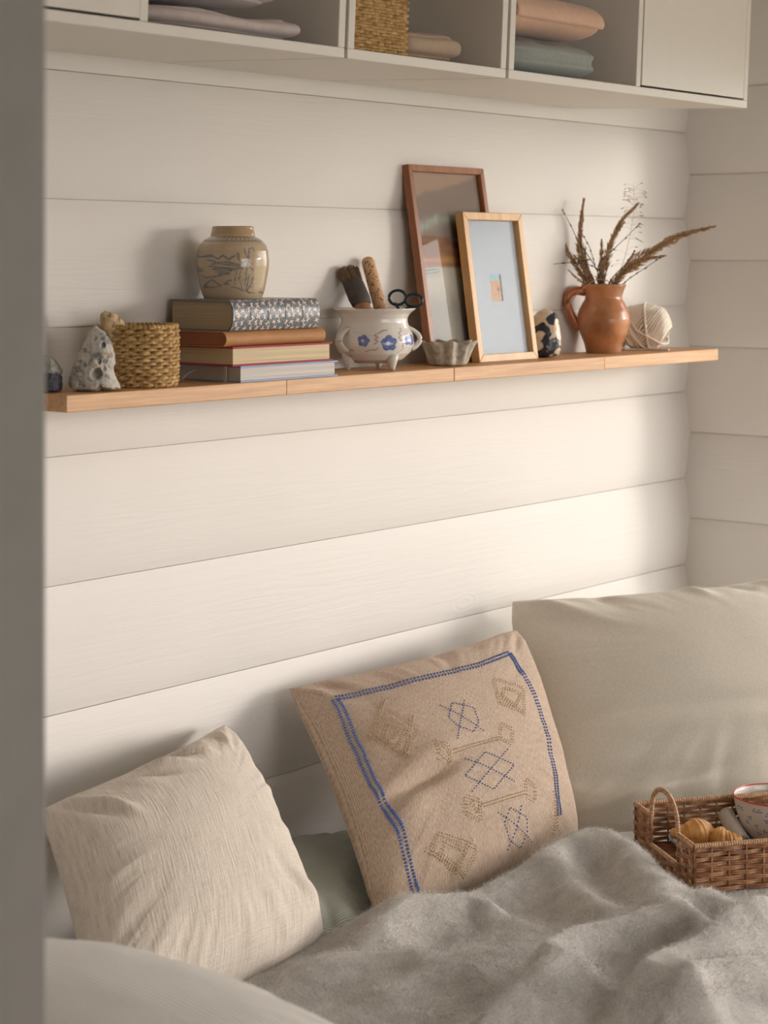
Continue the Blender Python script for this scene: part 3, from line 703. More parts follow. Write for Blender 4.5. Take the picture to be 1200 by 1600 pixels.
def granite(P, pit):
    w = fbm(P * 3.3 + 1.7, 3) * 1.4; n = fbm(P * np.array((4.6, 4.6, 3.4)) + 2 + w[..., None], 4); k = np.clip((n + .17) * 9, 0, 1)[..., None]
    spot = fbm(P * 14 + 3, 3); base = np.array(lin(212, 192, 166)) * (1 + .1 * spot[..., None]); dark = np.array(lin(38, 42, 54)) * (1 + .5 * np.clip(spot, 0, 1)[..., None] * 2)
    return base * (1 - k) + dark * k
rock('marbled_stone', 850, -.068, [0, .04, .15, .4, .6, .8, .93, 1], [836, 830, 823, 820, 823, 831, 840, 848], [866, 872, 876, 877, 875, 872, 866, 856], .026, attr('marbled stone', .28, .05), 'round black and cream marbled stone beside the pale frame', 'stone', ST, 77, rough=.012, seed=9, color=granite)

BX, bd = col_xy(217, -.078); bs = bd / F
bask = tag(empty('round_basket', (BX, -.078, ST + .0005), ROTC), 'small round straw basket beside the book stack with a pale stone in it', 'basket')
def round_basket(root, r, h, rows, stakes, tr, amp, mat):
    n = stakes * 4; th = np.linspace(0, 2 * np.pi, n, endpoint=False); mb = MB()
    for k in range(rows):
        z_ = (k + .5) * h / rows; bul = r * (1 + .025 * math.sin(math.pi * z_ / h)) - (.03 * r if k == 0 else 0)
        rr_ = bul + amp * np.sin(np.arange(n) / 4 * np.pi + k * np.pi + np.pi / 4)
        zz_ = z_ + .0007 * fbm(xyz(np.cos(th) * 3, np.sin(th) * 3, k * 2.1), 2) + .0010 * np.sin(np.arange(n) / 4 * np.pi * 1.0 + k * np.pi)
        mb.tube(np.stack((rr_ * np.sin(th), -rr_ * np.cos(th), zz_), -1), tr * (1 + .15 * RNG.normal()), 5, True, squash=1.2)
    o = mb.build('woven_strands', mat, root); o['kind'] = 'stuff'
    mb = MB(); a = np.linspace(0, 2 * np.pi, 260, endpoint=False)
    mb.tube(np.stack((r * np.sin(a), -r * np.cos(a), h + .0004 * np.sin(a * 52)), -1), tr * 1.1 * (1 + .25 * np.sin(a * 52)), 7, True); mb.build('rim', mat, root)
    mb = MB()
    for k in range(stakes): a = 2 * np.pi * (k + .0) / stakes; mb.tube([(r * math.sin(a), -r * math.cos(a), 0), (r * math.sin(a), -r * math.cos(a), h)], tr * .8, 5)
    o = mb.build('stakes', mat, root); o['kind'] = 'stuff'
    mb = MB(); a = np.linspace(0, 2 * np.pi, 64, endpoint=False); ri = r - amp - tr
    mb.grid(np.array([[(ri * math.sin(q), -ri * math.cos(q), e) for q in a] for e in (.0, h * .97)]), close_v=True); mb.f.append(tuple(range(64)))
    mb.build('lining', M_DARKIN, root)
round_basket(bask, 58.5 * bs, 93 * bs, 17, 34, .0026, .0016, M_WICK)
def coral(P, pit):
    n = fbm(P * 10, 4)[..., None]; return np.array(lin(206, 180, 140)) * (1 + .35 * n)
o = rock('coral_stone', 184, -.078, [0, .3, .6, .78, .88, .96, 1], [178, 174, 168, 160, 156, 156, 160], [208, 208, 204, 197, 186, 178, 172], .018, M_ROCK, 'porous tan stone sticking out of the round straw basket', 'stone', ST + .001, 119, rough=.05, holes=[(-12, 110, 3, 6), (0, 104, 3, 5)], seed=12, color=coral)

# ------------------------------------------------------------------ leaning picture frames
M_WALNUT = wood('brown oak frame', lin(128, 76, 42), lin(176, 112, 66), (60, 60, 5), .4, .1); M_PINE = wood('pale oak frame', lin(196, 148, 92), lin(226, 184, 128), (60, 60, 5), .4, .1)
def glass(name, rough=.0, ior=1.5):
    m = bpy.data.materials.new(name); m.use_nodes = True; t = m.node_tree; t.nodes.clear()
    o = t.nodes.new('ShaderNodeOutputMaterial'); mx = t.nodes.new('ShaderNodeMixShader'); tr = t.nodes.new('ShaderNodeBsdfTransparent'); gl = t.nodes.new('ShaderNodeBsdfGlossy'); fr = t.nodes.new('ShaderNodeFresnel')
    fr.inputs['IOR'].default_value = ior; gl.inputs['Roughness'].default_value = rough; tr.inputs['Color'].default_value = (.96, .97, .96, 1)
    for a, b_ in ((fr.outputs[0], mx.inputs[0]), (tr.outputs[0], mx.inputs[1]), (gl.outputs[0], mx.inputs[2]), (mx.outputs[0], o.inputs[0])): t.links.new(a, b_)
    return m
M_GLASS = glass('picture glass')
def frame(name, label, x0, x1, yb, yt, h, fw, fd, mat, art, res, gm=None):
    """frame standing at y=yb and leaning back to y=yt at its top (front face)"""
    w = x1 - x0; lean = math.asin((yt - yb) / h)
    r = tag(empty(name, (x0, yb, ST + fd * math.sin(lean) * 0 + .0004)), label, 'picture frame'); r.rotation_euler.x = -lean
    def bar(poly, nm='frame_bar'):
        b = MB(); n = len(poly); b.add([(p[0], q, p[1]) for q in (0, fd) for p in poly], [tuple(range(n)), tuple(range(2 * n - 1, n - 1, -1))] + [(i, i + n, (i + 1) % n + n, (i + 1) % n) for i in range(n)])
        b.build(nm, mat, r, False, .0008)
    g = .00012
    bar([(0, 0), (w, 0), (w - fw, fw), (fw, fw)]); bar([(fw, h - fw), (w - fw, h - fw), (w, h), (0, h)])
    bar([(0, g), (fw, fw + g), (fw, h - fw - g), (0, h - g)]); bar([(w - fw, fw + g), (w, g), (w, h - g), (w - fw, h - fw - g)])
    b = MB(); b.box((fw, fd * .80, fw), (w - fw, fd * .98, h - fw)); b.build('back_board', M_KRAFT, r, False)
    nx, nz = res; U, V = np.meshgrid(np.linspace(0, 1, nx), np.linspace(0, 1, nz))
    P = np.stack((fw * .9 + U * (w - 1.8 * fw), np.full_like(U, fd * .74), h - fw * .9 - V * (h - 1.8 * fw)), -1)
    b = MB(); b.grid(P, c=art(U, V), flip=True); b.build('picture', attr(name + ' print', .7), r)
    b = MB(); y = fd * .45; b.add([(fw * .95, y, fw * .95), (w - fw * .95, y, fw * .95), (w - fw * .95, y, h - fw * .95), (fw * .95, y, h - fw * .95)], [(0, 1, 2, 3)]); b.build('glass_pane', gm or M_GLASS, r, False)
    return r
def mixv(c, k, col): k = np.clip(k, 0, 1)[..., None]; return c * (1 - k) + np.array(col) * k
def art_sea(U, V):
    Y = V; n = fbm(xyz(U * 5, V * 9), 4); n2 = fbm(xyz(U * 9, V * 60, 3), 4); n3 = fbm(xyz(U * 22, V * 30, 5), 4)
    c = np.ones(U.shape + (3,)) * np.array(lin(164, 148, 138))
    c = mixv(c, (.16 - V - .14 * U + .02 * n) * 40, lin(196, 172, 152))
    c = mixv(c, (V - .335 - .02 * n) * 60, lin(158, 122, 100)); c = mixv(c, np.clip(n2 - .1, 0, 1) * 1.4 * (V > .36), lin(190, 142, 112))
    wv = .305 - .06 * np.sin(U * 3.4 - .2) + .012 * n; c = mixv(c, np.exp(-((V - wv) / .030) ** 2) * (1.0 + 1.2 * n3) * .8, lin(188, 196, 186))
    c = mixv(c, np.exp(-((V - .345 - .03 * U) / .012) ** 2) * (U > .5) * .8, lin(170, 180, 172))
    c = mixv(c, np.exp(-((V - .475) / .014) ** 2) * (U < .45), lin(214, 150, 120)); c = mixv(c, np.exp(-((V - .47) / .02) ** 2 - ((U - .45) / .12) ** 2), lin(206, 172, 104))
    c = mixv(c, (V - .505 - .01 * n) * 60, lin(216, 206, 194))
    lines = np.sin((V + .06 * U + .01 * n) * 380) > .2
    c = mixv(c, lines * np.exp(-((V - .535) / .026) ** 2) * ((U < .28) | (U > .66)) * .95, lin(84, 112, 136))
    c = np.clip(c * 1.35, 0, .9)
    return mixv(c, (V - .60) * 8 * (1 + n3 * .5), lin(206, 198, 188))
x0, _ = col_xy(627, -.006); x1, _ = col_xy(745, -.006)
frame('picture_frame', 'tall brown wooden frame with a seascape leaning on the wall', x0, x1, -.071, -.020, .3235, .0105, .014, M_WALNUT, art_sea, (120, 240))
def art_card(U, V):
    n = fbm(xyz(U * 300, V * 400), 2); c = np.ones(U.shape + (3,)) * np.array(lin(186, 194, 206)) * (1 + .02 * n)[..., None]
    u, v = (U - .405) / .225, (V - .40) / .205; ins = (u > 0) & (u < 1) & (v > 0) & (v < 1)
    c *= .95
    c = mixv(c, ins & (v < .24), lin(150, 184, 200)); c = mixv(c, ins & (v >= .24), lin(206, 158, 116)); c = mixv(c, ins & (np.hypot((u - .62) * .8, v - .52) < .14), lin(196, 142, 60))
    c = mixv(c, ins & (np.hypot((u - .64), v - .56) < .08), lin(58, 74, 110)); c = mixv(c, ins & (u > .84), lin(70, 52, 48))
    return c
x0, _ = col_xy(736, -.075); x1, _ = col_xy(828, -.075)
frame('picture_frame', 'smaller pale oak frame with a tiny picture on pale blue mat', x0 + .004, x1 + .004, -.090, -.055, .247, .0125, .016, M_PINE, art_card, (200, 300), glass('satin picture glass', .22, 1.3))

# ------------------------------------------------------------------ yarn
YX, yd = col_xy(1009, -.056); ys = yd / F
M_YARN = plain('cream wool yarn', lin(238, 226, 208), .9, .08, 300, .5, 900, .001, Sheen_Weight=.3)
yarn = tag(empty('yarn_ball', (YX, -.056, ST), ROTC - .25), 'ball of cream wool yarn behind the terracotta jug', 'yarn')
RXx, RYy = 40 * ys, 36 * ys
mb = MB(); th = np.linspace(0, 2 * np.pi, 56, endpoint=False)
mb.blob((0, 0, RYy), (RXx * .84, RYy * .84, RYy * .84), 20, (.5, .5, .5))
def superwrap(e1, e2, off, k):
    d = np.outer(np.cos(th), e1) + np.outer(np.sin(th), e2) + off
    d /= np.linalg.norm(d, axis=1)[:, None]
    q = np.sign(d) * np.abs(d) ** .8; q /= np.linalg.norm(q, axis=1)[:, None]; q = .80 * q + .20 * d / np.max(np.abs(d), axis=1)[:, None]
    return q * np.array((RXx, RYy, RYy)) * k + np.array((0, 0, RYy))
qr = np.random.default_rng(8)
for k in range(30):                                   # the body: parallel slanting turns
    e1 = np.array((.55, .0, .83)); e2 = np.array((0, 1, 0)); nrm = np.cross(e1, e2); o = (k - 14.5) / 15 * 1.6
    mb.tube(superwrap(e1, e2, nrm * o, .955 + .03 * qr.random()), .0023, 6, True)
for k in range(15):                                   # outer loose turns the other way
    a = qr.normal(0, .22) - .35; e1 = np.array((math.sin(a), .15 * qr.normal(), math.cos(a))); e1 /= np.linalg.norm(e1); e2 = np.cross(e1, (1, 0, 0)); e2 /= np.linalg.norm(e2)
    mb.tube(superwrap(e1, e2, np.cross(e1, e2) * qr.uniform(-1.3, .1) * -1, 1.0 + .06 * qr.random()), .0024, 5, True)
mb.v = [np.column_stack((v[:, 0], v[:, 1], np.maximum(v[:, 2], .0))) for v in mb.v]
mb.build('wound_strands', M_YARN, yarn)
e = np.linspace(0, 1, 30); mb = MB()
for r0 in (0, .0045):
    mb.tube(np.stack((-.036 + .082 * e, -.034 - r0 + .010 * np.sin(e * 3.1), .0022 + 0 * e), -1), .0021, 6)
mb.build('loose_end', M_YARN, yarn)

# ------------------------------------------------------------------ dried grasses and twigs in the jug
M_PLUME = NT('dry reed plume'); oi = M_PLUME.mapping(); M_PLUME.color(M_PLUME.ramp(M_PLUME.noise(oi, 260, 3), [(.3, lin(150, 118, 90)), (.55, lin(198, 164, 128)), (.75, lin(222, 192, 154))])); M_PLUME = M_PLUME.set(.85, .2)
M_STEM = plain('dry stem', lin(150, 116, 80), .7, .2, 90); M_TWIG = plain('dark birch twig', lin(58, 46, 50), .6, .25, 90); M_SEED = plain('pale seed grass', lin(170, 136, 98), .7, .2, 90)
MOUTH = np.array((JX, -.062, ST + 100 * JS)); JAX = np.array((JX, -.062, ST + .012))
def curve(pts, n=40):
    pts = np.array(pts); k = len(pts); q = np.linspace(0, k - 1, n); P = np.stack([np.interp(q, range(k), pts[:, i]) for i in range(3)], -1)
    for _ in range(6): P[1:-1] = (P[:-2] + 2 * P[1:-1] + P[2:]) / 4
    return P
def stem_pts(pix, dd):
    """pixels from the mouth to the tip, at depths dd beside the jug; the foot is inside the jug"""
    return [JAX + (at_d(*pix[0], JD) - MOUTH) * .35 * np.array((1, 1, 0))] + [at_d(px, py, JD + d) for (px, py), d in zip(pix, dd)]
def reed(label, pix, dd, t0, width, dens, seed, kind='reed_stem', lenk=1.0):
    q = np.random.default_rng(seed); P = curve(stem_pts(pix, dd)); o0 = JAX
    r = tag(empty(kind, o0), label, 'dried grass'); P = P - o0
    mb = MB(); mb.tube(P, np.linspace(.0012, .0004, len(P)), 5); mb.build('stem', M_STEM, r)
    mb = MB(); L = np.r_[0, np.cumsum(np.linalg.norm(np.diff(P, axis=0), axis=1))]
    for i in range(int(dens * 1.5)):
        t = t0 + (1 - t0) * q.random() ** .9; e = (t - t0) / (1 - t0); s_ = t * L[-1]
        p = np.array([np.interp(s_, L, P[:, k]) for k in range(3)]); p2 = np.array([np.interp(min(s_ + .006, L[-1]), L, P[:, k]) for k in range(3)]); p1 = np.array([np.interp(s_ - .006, L, P[:, k]) for k in range(3)])
        d = (p2 - p1); d /= np.linalg.norm(d); u = np.cross(d, q.normal(size=3)); u /= np.linalg.norm(u)
        env = width * 1.15 * (1 - e) ** .75 * min(1, .25 + 3.5 * e) * (.8 + .2 * math.sin(e * 17 + seed))
        off = u * env * 1.2 * q.random() ** 1.1; b = p + off; ln = (.011 + .010 * q.random()) * (1 - .45 * e) * lenk; dr = d + u * q.uniform(.05, .55) * (1.7 if q.random() < .3 else 1) + np.array((0, 0, -.08)); dr /= np.linalg.norm(dr)
        sd = np.cross(dr, q.normal(size=3)); sd /= np.linalg.norm(sd); wv = .0010 * (.6 + q.random())
        mb.add([b - dr * ln * .4, b + sd * wv, b + dr * ln * .6, b - sd * wv], [(0, 1, 2, 3)])
    o = mb.build('plume', M_PLUME, r); o['kind'] = 'stuff'; return r
G = None
reed('upright brown reed plume standing tallest at the left in the jug', [(930, 446), (914, 420), (905, 370), (912, 312)], (0, .0, .01, .01), .42, .0085, 620, 1)
reed('brown reed plume leaning slightly right, in the middle of the jug', [(940, 446), (944, 415), (958, 370), (975, 340), (997, 318)], (0, 0, .01, .01, .015), .36, .0085, 560, 2)
reed('long bushy reed plume arching far to the right from the jug', [(958, 446), (972, 424), (1010, 398), (1060, 368), (1115, 354)], (0, 0, .0, -.01, -.02), .36, .013, 900, 3)
reed('bushy reed plume under the long arching one on the jug right', [(955, 446), (968, 432), (985, 415), (1010, 404), (1038, 400)], (0, -.01, -.02, -.03, -.03), .40, .0085, 420, 4)
reed('thin pale reed plume leaning left in the jug', [(922, 446), (905, 425), (888, 395), (874, 360)], (0, -.005, .0, .01), .42, .0065, 330, 5)
reed('short thick reed plume low at the jug mouth left side', [(926, 446), (918, 430), (908, 412), (898, 400)], (0, -.01, -.01, -.005), .45, .010, 380, 6)
reed('short thin reed plume upright at the jug mouth centre', [(936, 446), (938, 420), (940, 400), (940, 376)], (0, -.01, -.01, -.005), .45, .0065, 260, 7)
reed('small dark seed head drooping left over the jug rim', [(922, 447), (908, 440), (896, 430), (888, 422)], (0, -.015, -.02, -.02), .55, .004, 90, 8, 'seed_head', .6)
def twig(label, paths, seed):
    q = np.random.default_rng(seed); r = tag(empty('birch_twig', JAX), label, 'twig'); mb = MB(); bb = MB()
    for i, (pix, dd, w) in enumerate(paths):
        P = (curve(stem_pts(pix, dd)) if i == 0 else curve([at_d(px, py, JD + d) for (px, py), d in zip(pix, dd)], 24)) - JAX
        mb.tube(P, np.linspace(w, w * .5, len(P)), 5); n0 = 14 if i == 0 else 4
        for k in range(n0, len(P), 6 if i == 0 else 5):
            d = P[min(k + 1, len(P) - 1)] - P[k - 1]; d /= np.linalg.norm(d) + 1e-9; c = P[k] + .0006 * q.normal(size=3)
            bb.tube([c - d * .0028, c - d * .001, c + d * .001, c + d * .0032], [.0004, .0015, .0013, .0003], 5)
        bb.tube([P[-1] - (P[-1] - P[-2]) * .1, P[-1] + d * .002, P[-1] + d * .005], [.0005, .0016, .0003], 5)
    mb.build('stem', M_TWIG, r); o = bb.build('buds', M_TWIG, r); o['kind'] = 'stuff'; return r
twig('dark budded twig reaching up left from the jug, longest one', [([(944, 448), (928, 412), (905, 380), (893, 355), (880, 330)], (-.02, -.03, -.02, -.01, -.01), .0010), ([(930, 415), (921, 385), (908, 362)], (-.03, -.02, -.02), .0008), ([(924, 405), (900, 410)], (-.03, -.03), .0007)], 1)
twig('dark twig lying flat out to the left above the jug handle', [([(948, 447), (935, 420), (920, 413), (885, 410), (848, 415)], (-.02, -.03, -.03, -.03, -.03), .0009)], 2)
twig('dark budded twig reaching up right through the plumes', [([(938, 447), (932, 415), (952, 396), (975, 374), (998, 351)], (-.02, -.03, -.03, -.03, -.02), .0010)], 3)
twig('dark twig inside the bushy arching plume on the right', [([(950, 444), (960, 430), (978, 412), (990, 394)], (-.02, -.03, -.04, -.04), .0009)], 4)
twig('dark budded twig low on the right of the jug mouth', [([(970, 446), (985, 434), (1000, 424), (1030, 404)], (-.01, -.03, -.03, -.03), .0010)], 5)
# airy seed grass with a pale bent stalk
r = tag(empty('seed_grass', JAX), 'thin airy grass with tiny hanging seeds rising highest from the jug', 'dried grass')
P = curve(stem_pts([(960, 446), (976, 405), (986, 360), (992, 320), (990, 288)], (0, 0, .01, .01, .01))) - JAX; mb = MB(); mb.tube(P, np.linspace(.0006, .0002, len(P)), 4); sb = MB(); q = np.random.default_rng(4)
for i in range(46):
    k = q.integers(14, 40); b0 = P[k]; u = np.array(RIGHT) * q.choice((-1, 1)) * q.uniform(.006, .024) * (1 - .3 * k / 40) + FWD * q.normal(0, .008) + np.array((0, 0, q.uniform(-.004, .012)))
    e1 = b0 + u; mb.tube([b0, b0 + u * .5 + np.array((0, 0, .002)), e1], .00018, 3, cap=False); d = u / np.linalg.norm(u) + np.array((0, 0, -.5)); sb.tube([e1, e1 + d * .003, e1 + d * .007], [.0003, .0009, .0002], 4)
mb.build('stem', M_SEED, r); o = sb.build('seeds', M_SEED, r); o['kind'] = 'stuff'
P = curve([JAX + np.array((.004, 0, 0)), at_d(955, 438, JD - .02), at_d(930, 436, JD - .035), at_d(905, 455, JD - .05), at_d(884, 482, JD - .055)]) - JAX
r = tag(empty('grass_stalk', JAX), 'bare pale grass stalk bent down across the jug handle', 'dried grass'); mb = MB(); mb.tube(P, .0008, 5); mb.build('stem', M_SEED, r)

# ------------------------------------------------------------------ bed
BEDZ = .440
M_SHEET = plain('white fitted sheet', lin(196, 192, 184), .9)
def striped(name, ca, cb, freq, axis=0, bump=.5):
    """fine woven stripes in the fabric's own uv"""
    m = NT(name); sc = [1, 1, 1]
    v = m.mapping('UV'); w = m.n('ShaderNodeTexWave', Scale=freq, Distortion=.6, Detail=1); w.bands_direction = 'XY'[axis]; w.inputs['Detail Scale'].default_value = .6
    m.l(v, w.inputs['Vector']); n = m.noise(m.mapping('Object'), 500, 2)
    m.color(m.mixc(.25, m.ramp(w.outputs['Fac'], [(.25, ca), (.65, cb)]), m.ramp(n, [(.3, tuple(x * .75 for x in cb)), (.7, cb)])))
    m.bump(w.outputs['Fac'], bump, .0012); m.bump(n, .2, .0006); m.bump(m.noise(m.mapping('Object'), 28, 3), .3, .006)
    return m.set(.92, .12, Sheen_Weight=.15)
bed = tag(empty('bed', (-1.26, -.5, 0)), 'low bed against the plank wall under the cushions and grey blanket', 'bed')
b = MB(); b.box((-1.25, -.52, .0), (1.24, .47, .24)); b.build('base', M_POST, bed, False, .01)
b = MB(); b.box((-1.24, -.51, .24), (1.23, .48, BEDZ)); b.build('mattress', M_SHEET, bed, False, .03, 4)

class Cushion:
    """soft cushion from its four corners (TL, TR, BR, BL seen from the front)"""
    def __init__(s, corners, thick, front, n=120, inset=.05, expo=.42, wr=.004, seed=0, ears=.0, shape=None, back=.8, wrf=7, rnd=.015):
        s.rnd = rnd; s.c = [np.array(p, float) for p in corners]; s.T = thick; inset = inset if isinstance(inset, tuple) else (inset,) * 4; s.inset, s.expo, s.wr, s.seed, s.shape, s.back, s.n, s.wrf = inset, expo, wr, seed, shape, back, n, wrf
        d = np.cross(s.c[2] - s.c[0], s.c[1] - s.c[3]); d /= np.linalg.norm(d); s.nrm = d if d @ np.array(front) > 0 else -d
    def mid(s, u, v):
        it, ir, ib_, il = s.inset
        k = lambda q: 4 * q * (1 - q)
        v2 = v + np.where(v < .5, it, ib_) * k(u) ** .8 * (1 - 2 * v) * np.abs(1 - 2 * v) ** .6; u2 = u + np.where(u < .5, il, ir) * k(v) ** .8 * (1 - 2 * u) * np.abs(1 - 2 * u) ** .6
        for cu in (0, 1):                             # soft rounded corners
            for cv in (0, 1):
                q = np.clip(1 - np.abs(u - cu) / .10, 0, 1) * np.clip(1 - np.abs(v - cv) / .10, 0, 1)
                u2 = u2 + s.rnd * q * (1 - 2 * cu); v2 = v2 + s.rnd * q * (1 - 2 * cv)
        w = np.stack(((1 - u2) * (1 - v2), u2 * (1 - v2), u2 * v2, (1 - u2) * v2), -1)
        return w @ np.array(s.c)
    def height(s, u, v, side=1):
        k = np.clip(16 * u * (1 - u) * v * (1 - v), 0, 1) ** s.expo * s.T / 2
        e = np.minimum(np.minimum(u, 1 - u), np.minimum(v, 1 - v)); edge = np.clip(e * 14, 0, 1)
        a = np.arctan2(v - .5, u - .5); r = np.hypot(u - .5, v - .5)
        gather = fbm(xyz(np.cos(a) * s.wrf + s.seed, np.sin(a) * s.wrf, r * 2.2), 3) * np.clip((r - .22) * 3, 0, 1.2)
        h = k + s.wr * edge * (gather * 1.5 + .7 * fbm(xyz(u * 5 + s.seed, v * 5, side * 2.), 3))
        if s.shape is not None and side > 0: h = h + s.shape(u, v) * edge
        return h
    def front(s, u, v):
        u, v = np.broadcast_arrays(np.asarray(u, float), np.asarray(v, float))
        return s.mid(u, v) + s.height(u, v)[..., None] * s.nrm
    def uv_at(s, px, py, scr):
        return None
    def mesh(s, floor=None, wall=None, colf=None):
        n = s.n; q = np.linspace(0, 1, n); q = .5 - .5 * np.cos(np.pi * q) * (.35) - .325 * (1 - 2 * q); V, U = np.meshgrid(q, q, indexing='ij')
        A = s.front(U, V); B = s.mid(U, V) - (s.height(U, V, -1) * s.back)[..., None] * s.nrm
        for P in (A, B):
            if floor is not None: P[..., 2] = np.maximum(P[..., 2], floor)
            if wall is not None: P[..., 1] = np.minimum(P[..., 1], wall)
        idxA = np.arange(n * n).reshape(n, n); idxB = idxA.copy(); inner = np.zeros((n, n), bool); inner[1:-1, 1:-1] = True
        idxB[inner] = n * n + np.arange(inner.sum())
        verts = np.concatenate((A.reshape(-1, 3), B[inner])); uv = np.concatenate((np.stack((U, V), -1).reshape(-1, 2), np.stack((U, V), -1)[inner]))
        fl = 1 if np.cross(A[n // 2, n // 2 + 1] - A[n // 2, n // 2], A[n // 2 + 1, n // 2] - A[n // 2, n // 2]) @ s.nrm > 0 else -1
        f = []
        for i in range(n - 1):
            for j in range(n - 1):
                a = (idxA[i, j], idxA[i, j + 1], idxA[i + 1, j + 1], idxA[i + 1, j]); b_ = (idxB[i, j], idxB[i + 1, j], idxB[i + 1, j + 1], idxB[i, j + 1])
                f.append(tuple(int(x) for x in (a if fl > 0 else a[::-1]))); f.append(tuple(int(x) for x in (b_ if fl > 0 else b_[::-1])))
        c = None
        if colf is not None: c = colf(uv[:, 0], uv[:, 1])
        mb = MB(); mb.add(verts, f, uv, c); return mb
def gauss(u, v, cu, cv, ang, l, w):
    x = (u - cu) * math.cos(ang) + (v - cv) * math.sin(ang); y = -(u - cu) * math.sin(ang) + (v - cv) * math.cos(ang)
    return np.exp(-(x / l) ** 2 - (y / w) ** 2)

# big plain pillow leaning at the head of the bed
def shp_big(u, v):
    h = 0
    for cu, cv, a, l, w, k in ((.10, .10, .9, .14, .03, .010), (.22, .05, 1.3, .10, .025, -.010), (.45, .06, 1.2, .12, .02, .009), (.55, .05, 1.0, .12, .02, -.009), (.66, .07, 1.1, .14, .022, .010),
                               (.12, .86, .15, .22, .03, -.012), (.20, .93, -.15, .20, .02, .008), (.33, .66, .05, .22, .03, -.006), (.40, .74, .0, .2, .03, .005)):
        h = h + k * gauss(u, v, cu, cv, a, l, w)
    return h
TLb, BLb = at_y(797, 938, -.03), at_z(884, 1302, BEDZ + .045)
TRb = TLb + .66 * np.array((.80, -.60, .0)) + np.array((0, 0, .03)); BRb = TRb + (BLb - TLb) * np.array((.9, 1.05, 1))
big = Cushion((TLb, TRb, BRb, BLb), .20, (-.6, -.8, .4), 150, (.07, .04, -.03, -.02), .44, .004, 2, shape=shp_big, back=.6, rnd=.006)
M_LINEN = NT('stone coloured cotton'); v_ = M_LINEN.mapping(); M_LINEN.color(M_LINEN.ramp(M_LINEN.noise(v_, 300, 3), [(.3, lin(204, 197, 183)), (.7, lin(216, 209, 195))])); M_LINEN.bump(M_LINEN.noise(v_, 900, 2), .15, .0005); M_LINEN = M_LINEN.set(.9, .12, Sheen_Weight=.1)
o = big.mesh(BEDZ, -.013).build('big_pillow', M_LINEN); tag(o, 'large plain stone coloured pillow in the corner behind the tray', 'pillow')

# striped bedding in the gap between the two cushions, and the striped pillow in the lower left corner
M_STRIPE = striped('grey green seersucker', lin(128, 134, 124), lin(172, 174, 162), 30, 1)
c_ = Cushion([np.array(p) for p in ((-1.45, -.035, .472), (-1.02, -.035, .472), (-1.31, -.30, .452), (-1.58, -.30, .452))], .13, (0, 0, 1), 90, (.0, .0, -.05, .0), .38, .008, 6, back=.0)
o = c_.mesh(BEDZ).build('striped_sheet', M_STRIPE); tag(o, 'grey green striped seersucker bedding in the gap between the two cushions', 'bedding')
M_STRIPEW = striped('pale striped cotton', lin(204, 200, 191), lin(238, 234, 226), 26, 0, .6)
p = [np.array((-2.50, -.42, .625)), np.array((-2.03, -.40, .585)), np.array((-1.98, -1.0, .570)), np.array((-2.48, -1.02, .615))]
c_ = Cushion(p, .33, (0, 0, 1), 100, .04, .36, .006, 9, back=.95)
o = c_.mesh(BEDZ).build('striped_pillow', M_STRIPEW); tag(o, 'pale pillow with fine stripes lying in the lower left corner of the picture', 'pillow')

# left cushion, slubby cream cotton
def shp_left(u, v):
    h = 0
    for cu, cv, a, l, w, k in ((.45, .10, .75, .12, .022, .012), (.36, .12, .7, .12, .02, -.012), (.60, .10, .8, .10, .02, .011), (.52, .06, .8, .10, .018, -.010), (.10, .14, 1.1, .12, .02, -.012), (.16, .18, 1.1, .12, .02, .010),
                               (.82, .08, 1.7, .10, .02, .008), (.9, .86, .6, .10, .04, .010), (.80, .78, .9, .1, .03, -.010)):
        h = h + k * gauss(u, v, cu, cv, a, l, w)
    return h
TLl, TRl = at_y(58, 1262, -.115), at_y(352, 1126, -.030); BRl = at_z(513, 1462, BEDZ + .055); BLl = at_z(150, 1640, BEDZ + .05)
left = Cushion((TLl, TRl, BRl, BLl), .190, (-.3, -1, .6), 200, (.06, .03, -.03, .04), .46, .0045, 4, shape=shp_left, back=.5)
m = NT('slubby cream cotton'); v1 = m.mapping('UV', (150, 9, 1)); v2 = m.mapping('UV', (12, 170, 1)); n1 = m.noise(v1, 1, 3, .6); n2 = m.noise(v2, 1, 3, .6); n3 = m.noise(m.mapping('UV', (300, 300, 1)), 1, 2)
h_ = m.math('ADD', m.math('MULTIPLY', n1, 1.0), m.math('ADD', m.math('MULTIPLY', n2, .45), m.math('MULTIPLY', n3, .5)))
m.color(m.ramp(m.math('MULTIPLY', h_, .5), [(.32, lin(198, 184, 168)), (.5, lin(222, 210, 196)), (.66, lin(234, 224, 212))])); m.bump(h_, .75, .0028); M_SLUB = m.set(.95, .1, Sheen_Weight=.2)
o = left.mesh(BEDZ, -.013).build('cushion', M_SLUB); tag(o, 'cream slubby cotton cushion at the left, leaning on the wall', 'cushion')

